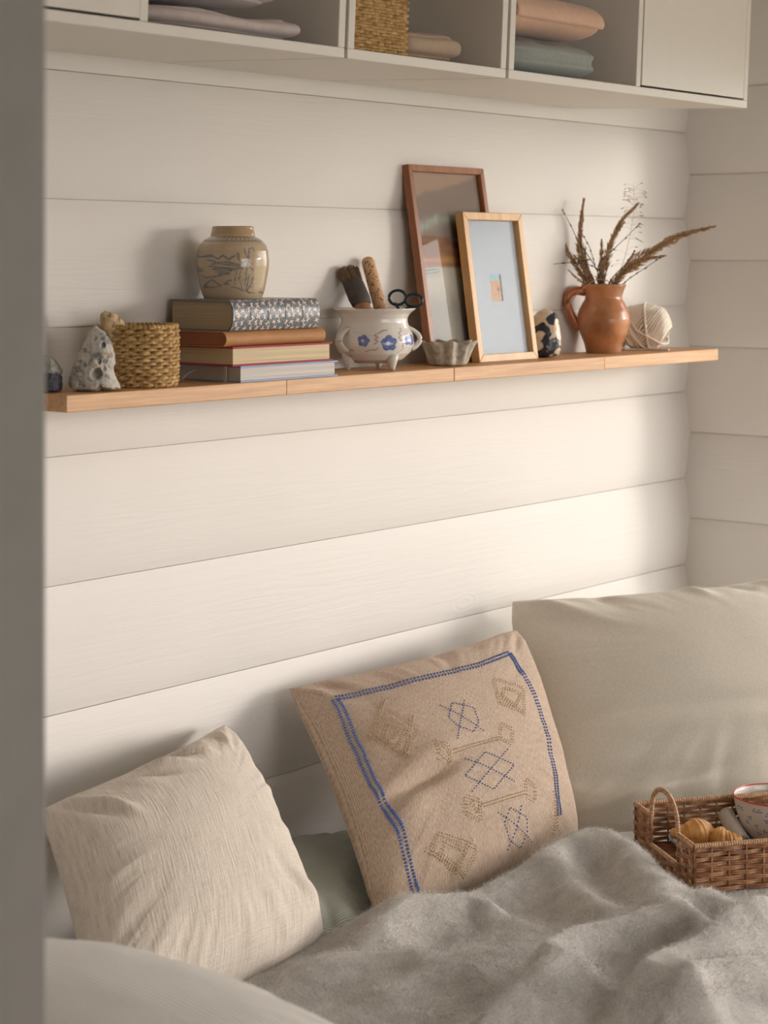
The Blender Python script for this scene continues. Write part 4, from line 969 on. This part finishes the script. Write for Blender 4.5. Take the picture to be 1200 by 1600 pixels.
# middle cushion, beige weave with blue embroidery
def shp_mid(u, v):
    h = 0
    for cu, cv, a, l, w, k in ((.27, .62, -.15, .14, .035, -.020), (.30, .55, -.1, .16, .05, .010), (.18, .70, -.6, .12, .05, .008), (.05, .08, .9, .07, .02, .010), (.10, .05, .9, .08, .02, -.008), (.92, .10, 2.2, .09, .03, -.008), (.6, .05, .2, .16, .03, -.005)):
        h = h + k * gauss(u, v, cu, cv, a, l, w)
    return h
TLm, TRm = at_y(443, 1073, -.030), at_y(808, 978, -.105); BLm = at_z(585, 1440, BEDZ + .045); BRm = at_z(908, 1322, BEDZ + .045)
mid = Cushion((TLm, TRm, BRm, BLm), .165, (-.3, -1, .6), 220, (.06, -.01, -.04, .04), .44, .004, 14, shape=shp_mid, back=.45)
m = NT('beige handwoven cotton'); wv = []
for ax in ('X', 'Y'):
    w_ = m.n('ShaderNodeTexWave', Scale=64, Distortion=1.2, Detail=1); w_.bands_direction = ax; m.l(m.mapping('UV'), w_.inputs['Vector']); wv.append(w_.outputs['Fac'])
n3 = m.noise(m.mapping('UV', (260, 60, 1)), 1, 3); wf = m.math('MULTIPLY', wv[0], wv[1]); h_ = m.math('ADD', m.math('MULTIPLY', wf, .6), m.math('MULTIPLY', n3, 1.1))
m.color(m.ramp(m.math('MULTIPLY', h_, .6), [(.25, lin(168, 144, 124)), (.48, lin(204, 182, 162)), (.75, lin(224, 206, 188))])); m.bump(h_, .55, .0018); M_WEAVE = m.set(.95, .1, Sheen_Weight=.15)
tagc = tag(empty('cushion', (float(BLm[0]), float(BLm[1]), BEDZ)), 'beige woven cushion with blue border and embroidered diamonds in the middle', 'cushion')
O = np.array(tagc.location); mb = mid.mesh(BEDZ, -.013); mb.v = [v - O for v in mb.v]; mb.build('cover', M_WEAVE, tagc)
M_BTHR = plain('blue thread', lin(92, 118, 176), .8, .15, 200); M_TTHR = plain('tan thread', lin(214, 186, 150), .85, .12, 200)
_q = np.linspace(0, 1, 360); _V, _U = np.meshgrid(_q, _q, indexing='ij'); _P = mid.front(_U, _V) - CAM; _d = _P @ FWD
_SX, _SY = PX + F * (_P @ RIGHT) / _d, PY - F * _P[..., 2] / _d; _ = ([tuple(np.round(np.array((_U, _V))[:, *np.unravel_index(np.argmin((_SX - a) ** 2 + (_SY - b) ** 2), _SX.shape)], 3)) for a, b in ((525, 1095), (600, 1262), (650, 1418), (700, 1050), (797, 1024), (862, 1160), (875, 1230))])
# the pattern is laid out on the flat cover: u across, v down
def stitch(mb, u0, v0, u1, v1, w=.0016, lift=.0008):
    a, b_ = np.array((u0, v0)), np.array((u1, v1)); c = (a + b_) / 2; P = mid.front(np.array((u0, c[0], u1)), np.array((v0, c[1], v1))) - O
    d = P[2] - P[0]; d /= np.linalg.norm(d) + 1e-9; sd = np.cross(d, mid.nrm); up = mid.nrm
    mb.add([P[0], P[1] + sd * w / 2 + up * lift, P[1] + up * (lift + w * .55), P[1] - sd * w / 2 + up * lift, P[2]], [(0, 1, 2), (0, 2, 3), (1, 4, 2), (2, 4, 3)])
def run(mb, pts, ln=.013, gap=.35, w=.0019, dbl=0):
    for (a, b_) in zip(pts[:-1], pts[1:]):
        a, b_ = np.array(a), np.array(b_); L = np.linalg.norm(b_ - a); k = max(1, int(round(L / ln))); t = (b_ - a) / k; o = np.array((-t[1], t[0])) / np.linalg.norm(t)
        for off in ((0,) if not dbl else (-dbl, dbl)):
            for i in range(k): stitch(mb, *(a + t * (i + gap / 2) + o * off), *(a + t * (i + 1 - gap / 2) + o * off), w)
mb = MB(); ub, vb, ur, vt = .165, .115, .935, .985
def band(mb, p, q, wd, n):
    p, q = np.array(p), np.array(q); t = (q - p) / n; o = np.array((-t[1], t[0])) / np.linalg.norm(t) * wd
    for i in range(n):
        c = p + t * (i + .5)
        for s0, s1 in ((-.5, -.04), (.04, .5)): stitch(mb, *(c + o * s0), *(c + o * s1), .0044, .0006)
def inv(px, py):
    """where on the flat cover a visible spot of the cushion lies"""
    e = (_SX - px) ** 2 + (_SY - py) ** 2; c = np.where(e < max(9, e.min() * 1.5), _d, 1e9)
    i = np.unravel_index(np.argmin(c + e * .002), c.shape); return np.array((_U[i], _V[i]))
for pl, wd in (([(523, 1092), (548, 1150), (572, 1205), (600, 1258), (612, 1276), (628, 1300), (637, 1345), (646, 1385), (652, 1420)], .036), ([(523, 1092), (600, 1075), (680, 1055), (750, 1038), (797, 1020)], .036), ([(797, 1020), (822, 1060), (843, 1105), (857, 1150), (866, 1200), (871, 1240), (874, 1275)], .028)):
    P_ = np.array([inv(*p_) for p_ in pl]); k_ = len(P_); qq = np.linspace(0, k_ - 1, 60); C_ = np.stack([np.interp(qq, range(k_), P_[:, i_]) for i_ in (0, 1)], -1)
    for _ in range(8): C_[1:-1] = (C_[:-2] + 2 * C_[1:-1] + C_[2:]) / 4
    for p_, r_ in zip(C_[:-1], C_[1:]): band(mb, p_, r_, wd, max(1, int(round(np.linalg.norm(r_ - p_) / .0105))))
o = mb.build('border_stitching', M_BTHR, tagc, False); o['kind'] = 'stuff'
mb = MB(); tb = MB()
def diamond(mb, cu, cv, r, tail=.4, **k):
    x = r; run(mb, [(cu - x, cv), (cu, cv - x), (cu + x, cv), (cu, cv + x), (cu - x, cv)], **k)
def xlat(mb, cu, cv, r, n, **k):
    """a column of n small diamonds with crossed ends"""
    for i in range(n):
        y = cv + (i - (n - 1) / 2) * 2 * r; run(mb, [(cu - r, y), (cu, y - r), (cu + r, y), (cu, y + r), (cu - r, y)], **k)
    t, e = cv - n * r, cv + n * r
    for y, s_ in ((t, -1), (e, 1)): run(mb, [(cu, y), (cu - r * .8, y + s_ * r * .8)], **k); run(mb, [(cu, y), (cu + r * .8, y + s_ * r * .8)], **k)
# blue lattices run down the middle right of the cover
zc = lambda pts: [inv(430 + x / 2.4, 960 + y / 2.4) for x, y in pts]
B_ = dict(ln=.0125, w=.0026)
def lattice(cx, cy, e1, e2, rows, tails):
    e1, e2, c = np.array(e1, float), np.array(e2, float), np.array((cx, cy), float); h = max(rows)
    for k in rows: t = tails if k in tails_at else 1.0; run(mb, zc([c + e2 * k - e1 * h * t, c + e2 * k + e1 * h * t]), **B_); run(mb, zc([c + e1 * k - e2 * h * t, c + e1 * k + e2 * h * t]), **B_)
tails_at = (0,); lattice(805, 585, (54, 25), (38, -46), (-1, 0, 1), 1.8)
for pl in ([(650, 385), (665, 330), (745, 350), (765, 400), (745, 440), (690, 420), (650, 385)], [(615, 338), (690, 375), (785, 438)], [(710, 318), (700, 375), (685, 470)],
           [(860, 785), (880, 725), (945, 760), (945, 820), (920, 880), (880, 850), (860, 785)], [(832, 740), (900, 790), (965, 860)], [(925, 712), (905, 800), (870, 892)]): run(mb, zc(pl), **B_)
o = mb.build('blue_embroidery', M_BTHR, tagc, False); o['kind'] = 'stuff'
T_ = dict(ln=.011, w=.0024, dbl=.005)
for pl in ([(370, 335), (540, 430), (480, 530), (360, 460), (410, 315)], [(410, 380), (495, 430), (460, 500), (380, 460), (410, 380)], [(425, 410), (465, 432), (445, 470), (410, 455), (425, 410)], [(515, 375), (490, 530)], [(345, 440), (520, 540)],
           [(605, 480), (650, 490), (660, 560), (610, 530), (605, 480)], [(620, 500), (650, 530), (660, 505)], [(665, 515), (840, 462)], [(845, 410), (890, 430), (890, 485), (845, 465), (845, 410)],
           [(715, 680), (770, 700), (770, 775), (715, 745), (715, 680)], [(735, 700), (760, 745), (775, 700)], [(780, 715), (940, 668)], [(940, 620), (975, 645), (975, 700), (940, 680), (940, 620)],
           [(820, 240), (930, 275), (935, 370), (840, 330), (820, 240)], [(860, 275), (925, 300), (900, 345), (850, 310), (860, 275)], [(830, 290), (940, 380)],
           [(610, 820), (760, 880), (700, 990), (580, 890), (610, 820)], [(640, 850), (715, 885), (690, 950), (620, 900), (640, 850)], [(560, 880), (720, 1000)], [(740, 840), (660, 990)],
           [(1045, 660), (1060, 800)], [(1030, 745), (1070, 830)], [(1060, 710), (1040, 830)]):
    run(tb, zc(pl), **T_)
o = tb.build('tan_embroidery', M_TTHR, tagc, False); o['kind'] = 'stuff'

# ------------------------------------------------------------------ grey wool blanket
def seg_par(X, Y, pl):
    """distance to a polyline, signed across it"""
    d = np.full(X.shape, 1e9); sg = np.zeros(X.shape); tt_ = np.zeros(X.shape); k = len(pl) - 1
    for i, ((ax, ay), (bx, by)) in enumerate(zip(pl[:-1], pl[1:])):
        vx, vy = bx - ax, by - ay; t = np.clip(((X - ax) * vx + (Y - ay) * vy) / (vx * vx + vy * vy), 0, 1); dx, dy = X - ax - t * vx, Y - ay - t * vy; q = np.hypot(dx, dy)
        m_ = q < d; d[m_] = q[m_]; sg[m_] = np.sign(vx * dy - vy * dx)[m_]; tt_[m_] = ((i + t) / k)[m_]
    return d * sg, tt_
bz = BEDZ + .052
def on_bed(pts, z=None): return [tuple(at_z(px, py, z or bz + .02)[:2]) for px, py in pts]
# ridges of the folds: foot line on the bed, height, width on the room side, width on the far side
RIDGES = [(on_bed([(560, 1450), (650, 1410), (760, 1372), (860, 1338), (930, 1318)]), .031, .05, .05), (on_bed([(545, 1478), (640, 1440), (730, 1420), (800, 1425)]), .020, .020, .03),
          (on_bed([(930, 1318), (985, 1345), (1030, 1400), (1050, 1450)]), .030, .045, .05), (on_bed([(870, 1345), (900, 1390), (960, 1440)]), .020, .03, .04),
          (on_bed([(800, 1575), (900, 1510), (1010, 1480), (1130, 1470)]), .045, .028, .055), (on_bed([(700, 1620), (850, 1570), (960, 1545)]), .020, .025, .04), (on_bed([(960, 1600), (1060, 1545), (1190, 1480), (1260, 1450)]), .050, .03, .06),
          (on_bed([(1090, 1400), (1150, 1425), (1230, 1430)]), .022, .03, .04), (on_bed([(420, 1530), (520, 1500), (640, 1490), (700, 1500)]), .014, .03, .04), (on_bed([(1050, 1600), (1150, 1560), (1260, 1530)]), .03, .025, .05), (on_bed([(560, 1560), (660, 1530), (780, 1500)]), .012, .03, .04)]
TR_A = np.array((.80, -.60)); TR_B = np.array((-.60, -.80)); TR0 = at_z(993, 1258, BEDZ + .118)[:2]; TRL, TRW = .36, .215
YE = lambda X: np.interp(X, [-2.1, -1.85, -1.66, -1.47, -1.40, -1.30, -1.1, -.97, -.9, -.86, -.42], [-.60, -.43, -.300, -.295, -.325, -.375, -.375, -.37, -.395, -.415, -.75])
def blanket_z(X, Y):
    h = bz + .012 * fbm(xyz(X * 3.1, Y * 3.1, 1), 2) + .008 * fbm(xyz(X * 9, Y * 7, 2), 3) + .006 * np.abs(fbm(xyz(X * 5 + Y * 9, Y * 12 - X * 4, 7), 3))
    r = np.zeros(X.shape)
    for pl, a, w1, w2 in RIDGES:
        d, t = seg_par(X, Y, pl); w = np.where(d > 0, w1, w2); e = np.clip(np.minimum(t, 1 - t) * 6, 0, 1); r = r + a * 1.45 * np.exp(-(d / w) ** 2) * (.35 + .65 * e)
    h = h + r
    q = np.stack((X - TR0[0], Y - TR0[1]), -1); a, b_ = q @ TR_A, q @ TR_B                      # pressed flat under the tray
    k = np.clip(1 - np.maximum(np.maximum(-a, a - TRL), np.maximum(-b_, b_ - TRW)) / .035, 0, 1); k = k * k * (3 - 2 * k); h = h * (1 - k) + (bz + .002) * k
    e = np.clip((YE(X) - Y) / .045, 0, 1); return BEDZ + .004 + (h - BEDZ - .004) * np.sqrt(1 - (1 - e) ** 2)
xs = np.linspace(-1.93, -.42, 330); ts = np.linspace(0, 1, 230) ** 1.25; X = np.repeat(xs[None], 230, 0); Y = YE(X) + (-1.02 - YE(X)) * ts[:, None]
Zb = blanket_z(X, Y); mb = MB(); mb.grid(np.stack((X, Y, Zb), -1), np.stack((X, Y), -1), flip=True)
m = NT('heather grey wool'); n1 = m.noise(m.mapping('Object'), 22, 5, .65, .4); n2 = m.noise(m.mapping('Object'), 420, 3, .7); f_ = m.math('ADD', m.math('MULTIPLY', n1, .55), m.math('MULTIPLY', n2, .45))
m.color(m.ramp(f_, [(.35, lin(156, 152, 147)), (.5, lin(190, 185, 179)), (.66, lin(216, 211, 205))])); m.bump(n2, .3, .002); M_WOOL = m.set(1, .05, Sheen_Weight=.4, Sheen_Roughness=.5)
bl = tag(mb.build('wool_blanket', M_WOOL), 'soft heather grey wool blanket with fuzzy folds covering the bed', 'blanket')
q = np.random.default_rng(21); N = 75000                 # the nap: fine curved hairs
hx = q.uniform(-1.85, -.5, N * 2); hy = YE(hx) - .004 - q.random(N * 2) ** 1.1 * .55
d_ = np.stack((hx, hy, np.full_like(hx, bz)), -1) - CAM; sx = PX + F * (d_ @ RIGHT) / (d_ @ FWD); sy = PY - F * d_[:, 2] / (d_ @ FWD)
q_ = np.stack((hx - TR0[0], hy - TR0[1]), -1); ta, tb_ = q_ @ TR_A, q_ @ TR_B
keep = (sx > 250) & (sx < 1290) & (sy < 1700) & ~((ta > -.01) & (ta < TRL) & (tb_ > -.01) & (tb_ < TRW + .004)); hx, hy = hx[keep][:N], hy[keep][:N]; n_ = len(hx)
P0 = np.stack((hx, hy, blanket_z(hx, hy)), -1); e_ = .004
nx_ = -(blanket_z(hx + e_, hy) - P0[:, 2]) / e_; ny_ = -(blanket_z(hx, hy - e_) - P0[:, 2]) / -e_; NN = np.stack((nx_, ny_, np.ones(n_)), -1); NN /= np.linalg.norm(NN, axis=1)[:, None]
comb = np.stack((fbm(xyz(hx * 8, hy * 8, 3), 2), fbm(xyz(hx * 8, hy * 8, 9), 2), np.zeros(n_)), -1) * 1.1 + q.normal(0, .55, (n_, 3)); D = NN * .35 + comb; D /= np.linalg.norm(D, axis=1)[:, None]
sgn = np.sum(D * NN, 1); D += NN * np.where(sgn < .15, .3 - sgn, 0)[:, None]; ln = q.uniform(.004, .011, n_)[:, None]
S = np.cross(D, q.normal(size=(n_, 3))); S /= np.linalg.norm(S, axis=1)[:, None] + 1e-9; wd = .00019
P1 = P0 + D * ln * .55; P2 = P0 + D * ln + q.normal(0, .0011, (n_, 3)) - NN * ln * .1
V = np.stack((P0 + S * wd, P0 - S * wd, P1 - S * wd * .8, P1 + S * wd * .8, P2), 1).reshape(-1, 3); ii = np.arange(n_)[:, None] * 5
me = bpy.data.meshes.new('wool_nap'); fq = (ii + np.array([0, 1, 2, 3])); ft = (ii + np.array([3, 2, 4]))
me.vertices.add(len(V)); me.vertices.foreach_set('co', V.astype(np.float32).ravel()); me.loops.add(n_ * 7); me.loops.foreach_set('vertex_index', np.concatenate((fq.ravel(), ft.ravel())).astype(np.int32))
me.polygons.add(2 * n_); me.polygons.foreach_set("loop_start", np.concatenate((np.arange(n_) * 4, n_ * 4 + np.arange(n_) * 3)).astype(np.int32))
me.update(calc_edges=True); me.validate()
nap = bpy.data.objects.new('wool_nap', me); COL.objects.link(nap); nap.parent = bl; nap['kind'] = 'stuff'; me.materials.append(plain('wool hairs', lin(214, 209, 203), 1, .15, 40, Sheen_Weight=.3))

# ------------------------------------------------------------------ breakfast tray
TZ = bz + .004; ang = math.atan2(TR_A[1], TR_A[0])
cen = TR0 + TR_A * TRL / 2 + TR_B * TRW / 2
tray = tag(empty('wicker_tray', (cen[0], cen[1], TZ), ang), 'rectangular brown wicker tray with loop handle holding croissants and a cup', 'tray')
M_TRAY = NT('brown wicker'); M_TRAY.color(M_TRAY.ramp(M_TRAY.noise(M_TRAY.mapping(), 70, 3, .6), [(.3, lin(118, 78, 52)), (.5, lin(160, 114, 80)), (.72, lin(196, 154, 116))])); M_TRAY = M_TRAY.set(.45, .4)
M_RIM = NT('wrapped cane'); M_RIM.color(M_RIM.ramp(M_RIM.noise(M_RIM.mapping(), 160, 2, .6), [(.3, lin(160, 114, 80)), (.7, lin(208, 168, 128))])); M_RIM = M_RIM.set(.45, .4)
TH = .062; hw, hd = TRL / 2, TRW / 2; ROWS = 9
def wall_weave(mb, sb, p, q, k0, k1, seed, st=.026):
    """weavers from p to q round upright stakes, rows k0..k1"""
    p, q = np.array(p, float), np.array(q, float); L = np.linalg.norm(q - p); ns = max(2, int(round(L / st))); t = (q - p) / L; nn = np.array((t[1], -t[0])); n = ns * 8 + 1; e = np.linspace(0, L, n)
    for k in range(k0, k1):
        z_ = (k + .5) * TH / ROWS; off = .0024 * np.cos(e / L * ns * np.pi + (k % 2) * np.pi)
        zz_ = z_ + .0007 * fbm(xyz(e * 30, np.full_like(e, k * 2.2), seed), 2)
        for w_ in (-.0014, .0014): mb.tube(np.column_stack((p + t * e[:, None] + nn * off[:, None], zz_ + w_))if False else np.column_stack(((p + t * e[:, None] + nn * off[:, None]), zz_ + w_)), .0016, 5)
    for k in range(ns + 1): c = p + t * L * k / ns; sb.tube([(*c, TH * k0 / ROWS), (*c, TH * k1 / ROWS)], .0016, 5)
mb, sb = MB(), MB()
wall_weave(mb, sb, (-hw, hd), (hw, hd), 0, ROWS, 1); wall_weave(mb, sb, (-hw, -hd), (hw, -hd), 0, ROWS, 2)
ha, hb = .42 * hd, -.48 * hd                            # the cut away hand hold of each short side
for s_ in (-1, 1):
    wall_weave(mb, sb, (s_ * hw, -hd), (s_ * hw, hd), 0, 3, 3); wall_weave(mb, sb, (s_ * hw, ha), (s_ * hw, hd), 3, ROWS, 4); wall_weave(mb, sb, (s_ * hw, -hd), (s_ * hw, hb), 3, ROWS, 5)
o = mb.build('woven_strands', M_TRAY, tray); o['kind'] = 'stuff'; o = sb.build('stakes', M_TRAY, tray); o['kind'] = 'stuff'
def wrapped(pts, r, name, closed=False):
    pts = np.array(pts, float); L = np.r_[0, np.cumsum(np.linalg.norm(np.diff(pts, axis=0), axis=1))]; n = int(L[-1] / .0008); s_ = np.linspace(0, L[-1], n); P = np.stack([np.interp(s_, L, pts[:, i]) for i in range(3)], -1)
    b = MB(); b.tube(P, r * (1 + .13 * np.sin(s_ / .0036 * 2 * np.pi)), 8, closed); return b.build(name, M_RIM, tray)
zt = TH + .002; zl = TH * 3 / ROWS + .001
wrapped([(-hw, hd, zt), (hw, hd, zt)], .0036, 'rim'); wrapped([(-hw, -hd, zt), (hw, -hd, zt)], .0036, 'rim')
for s_ in (-1, 1):
    a = np.linspace(0, np.pi, 24); mid_, rad_ = (ha + hb) / 2, (ha - hb) / 2
    wrapped([(s_ * hw, hd, zt), (s_ * hw, ha, zt)], .0036, 'rim'); wrapped([(s_ * hw, hb, zt), (s_ * hw, -hd, zt)], .0036, 'rim'); wrapped([(s_ * hw, ha, zl), (s_ * hw, hb, zl)], .0034, 'rim')
    wrapped([(s_ * hw, ha, zl)] + [(s_ * hw, mid_ + rad_ * math.cos(q_), zt + .002 + .046 * math.sin(q_) ** .8) for q_ in a] + [(s_ * hw, hb, zl)], .0034, 'handle')
b = MB()
for k in range(24): y_ = -hd + (k + .5) * TRW / 24; b.tube([(-hw, y_, .002), (0, y_, .0022), (hw, y_, .002)], .0042, 5, squash=.45)
o = b.build('woven_bottom', M_TRAY, tray); o['kind'] = 'stuff'
def on_tray(px, py, z): return at_z(px, py, TZ + z)
M_PLATE = plain('blue glazed plate', lin(150, 178, 212), .2, .1, 40); M_PLATEW = plain('white plate inside', lin(216, 218, 220), .2)
pc = on_tray(1108, 1322, .006); plate = tag(empty('plate', (pc[0], pc[1], TZ + .0055)), 'pale blue rimmed plate under the croissants in the wicker tray', 'plate')
k_ = 1.0; mb = MB(); mb.lathe(resample([(.036, .0), (.044, .001), (.056, .006), (.062, .016), (.0605, .0165), (.054, .0085), (.043, .004), (0, .0035)], 40), 72); mb.build('dish', M_PLATE, plate)
mb = MB(); mb.lathe([(0, .0042), (.043, .0046), (.0525, .0090)], 64); mb.build('well', M_PLATEW, plate)
M_CROI = NT('baked pastry'); _c = M_CROI.mapping(); M_CROI.color(M_CROI.ramp(M_CROI.noise(_c, 60, 4, .6), [(.25, lin(164, 104, 50)), (.5, lin(206, 150, 82)), (.75, lin(228, 184, 118))])); M_CROI.bump(M_CROI.noise(_c, 240, 3), .4, .001); M_CROI = M_CROI.set(.4, .4)
def croissant(label, px, py, rot, sc, z_):
    p = on_tray(px, py, z_ + .012); mb = MB(); a = np.linspace(-1.15, 1.15, 120); e = np.abs(a) / 1.15
    step = np.floor(e * 4.2) ; fr = e * 4.2 - step
    r = sc * (.0195 * (1 - .20 * step) * (1 - .16 * fr ** 2.5) * (1 - .25 * e ** 3) + .0012); R_ = .030 * sc
    r[0] = r[-1] = .001
    th = np.linspace(0, 2 * np.pi, 28, endpoint=False); c = np.stack((R_ * np.sin(a), -R_ * np.cos(a) + R_), -1); P = np.zeros((120, 28, 3)); nr = np.stack((np.sin(a), -np.cos(a)), -1)
    rr_ = r[:, None] * (1 + .05 * fbm(xyz(a[:, None] * 3 + 0 * th, np.cos(th)[None] * 1.5 + 0 * a[:, None], px), 3)) * (1 + .02 * np.sin(a[:, None] * 40 + th[None] * 1.0))
    P[..., :2] = c[:, None] + nr[:, None] * (rr_ * np.cos(th)[None])[..., None]; P[..., 2] = rr_ * np.sin(th)[None] * .92
    P[..., 2] -= P[..., 2].min(); mb.grid(P, close_v=True)
    o = mb.build('croissant', M_CROI, None, loc=(p[0], p[1], TZ + z_), rotz=rot); return tag(o, label, 'croissant', 'croissants on the tray')
croissant('larger golden croissant on the left, nearest the tray handle', 1088, 1312, ROTC + .5, 1.12, .011)
croissant('smaller golden croissant between the larger one and the cup', 1126, 1316, ROTC - .5, .88, .011)
# cup
cd_ = 2.80; cc = at_d(1212, 1300, cd_); cc = on_tray(1212, 1308, .01); cs = float((cc - CAM) @ FWD) / F
def cup_col(R, Z, T):
    c = np.ones(R.shape + (3,)) * np.array(lin(222, 216, 206)); q = np.random.default_rng(2); U = T * 60
    for k in range(64):
        u0, z0 = q.uniform(-190, 190), q.uniform(12, 60); a = q.uniform(0, 6.28)
        for j in range(3): b0 = a + j * 2.1; m_ = (((U - u0 - 2.4 * math.cos(b0)) / 1.9) ** 2 + ((Z / cs - z0 - 2.4 * math.sin(b0)) / 1.5) ** 2 < 1) & (R > 30 * cs); c[m_] = np.array(lin(140, 152, 176))
    c[111:] = np.array(lin(222, 216, 206)); return c
outer = resample([(30, 0), (36, 1), (46, 9), (56, 28), (62, 48), (66, 70)], 110); inner = resample([(64, 70), (59, 46), (50, 26), (38, 10), (0, 8)], 30)
TT = np.mod(0, 1); mb = MB(); mb.lathe(np.concatenate(([(0, 1.0)], outer, inner)) * cs, 260, lambda R, Z, T: cup_col(R, Z, np.mod(T + np.pi, 2 * np.pi) - np.pi))
cup = tag(empty('cup', (cc[0], cc[1], TZ + .006), ROTC), 'white wide cup with red rim and tiny blue flowers at right edge', 'cup')
mb.build('bowl', M_POT, cup)
mb = MB(); a = np.linspace(0, 2 * np.pi, 96, endpoint=False); mb.tube(np.stack((65 * cs * np.cos(a), 65 * cs * np.sin(a), np.full_like(a, 70 * cs)), -1), 1.3 * cs, 8, True); mb.build('rim_band', plain('red glaze', lin(196, 58, 56), .2), cup)
# rolled linen napkin
nb, nt_ = on_tray(1160, 1316, .012), None
d0 = float((nb - CAM) @ FWD); top = at_d(1134, 1272, d0 + .05); mb = MB(); e = np.linspace(0, 1, 40); tq = np.linspace(0, 1, 110)
axis = top - nb; La = np.linalg.norm(axis); P = np.zeros((110, 40, 3)); rs = .0125 * (.25 + .75 * tq ** .7); an = 2 * np.pi * 3.1 * tq + 1
for j, k in enumerate(e): wob = 1 + .05 * fbm(xyz(np.cos(an) * 1.5, np.sin(an) * 1.5, k * 5), 2); P[:, j] = np.stack((rs * np.cos(an) * wob, rs * np.sin(an) * wob, np.full(110, k * La)), -1)
mb.grid(P); o = mb.build('napkin', cloth_mat('white linen', lin(214, 208, 198))); o.location = nb; o.rotation_mode = 'QUATERNION'; o.rotation_quaternion = Vector(axis / La).to_track_quat('Z', 'Y')
s_ = o.modifiers.new('t', 'SOLIDIFY'); s_.thickness = .0012; tag(o, 'rolled white linen napkin leaning in the tray beside the cup', 'napkin')

# ------------------------------------------------------------------ a bare tree outside the window (it shows in the picture glass)
q = np.random.default_rng(31); tree = tag(empty('bare_tree', (7.0, -5.6, -.62)), 'bare leafless tree outside the window, seen reflected in the tall frame', 'tree')
M_BARK = plain('grey bark', (.16, .13, .11), .9, .3, 20)
mb = MB(); mb.tube([(0, 0, 0), (.03, .02, 1.2), (-.02, .05, 2.2), (.02, .0, 3.4)], [.085, .07, .05, .02], 8); mb.build('trunk', M_BARK, tree)
mb = MB()
for k in range(26):
    z0 = q.uniform(1.0, 3.2); a = k * 2.4; L = q.uniform(.9, 1.8); p = np.array((0, .03, z0)); d = np.array((math.cos(a), math.sin(a), q.uniform(-.05, .5))); pts = [p + d * L * e + np.array((0, 0, .12 * math.sin(e * 4 + k))) for e in np.linspace(0, 1, 7)]
    mb.tube(pts, np.linspace(.022, .007, 7), 5)
    for j in range(5):
        b0 = pts[q.integers(2, 6)]; d2 = d + q.normal(0, .7, 3); d2 /= np.linalg.norm(d2); l2 = q.uniform(.2, .5); mb.tube([b0, b0 + d2 * l2 * .5 + np.array((0, 0, .02)), b0 + d2 * l2], [.008, .005, .003], 4)
o = mb.build('branches', M_BARK, tree); o['kind'] = 'stuff'
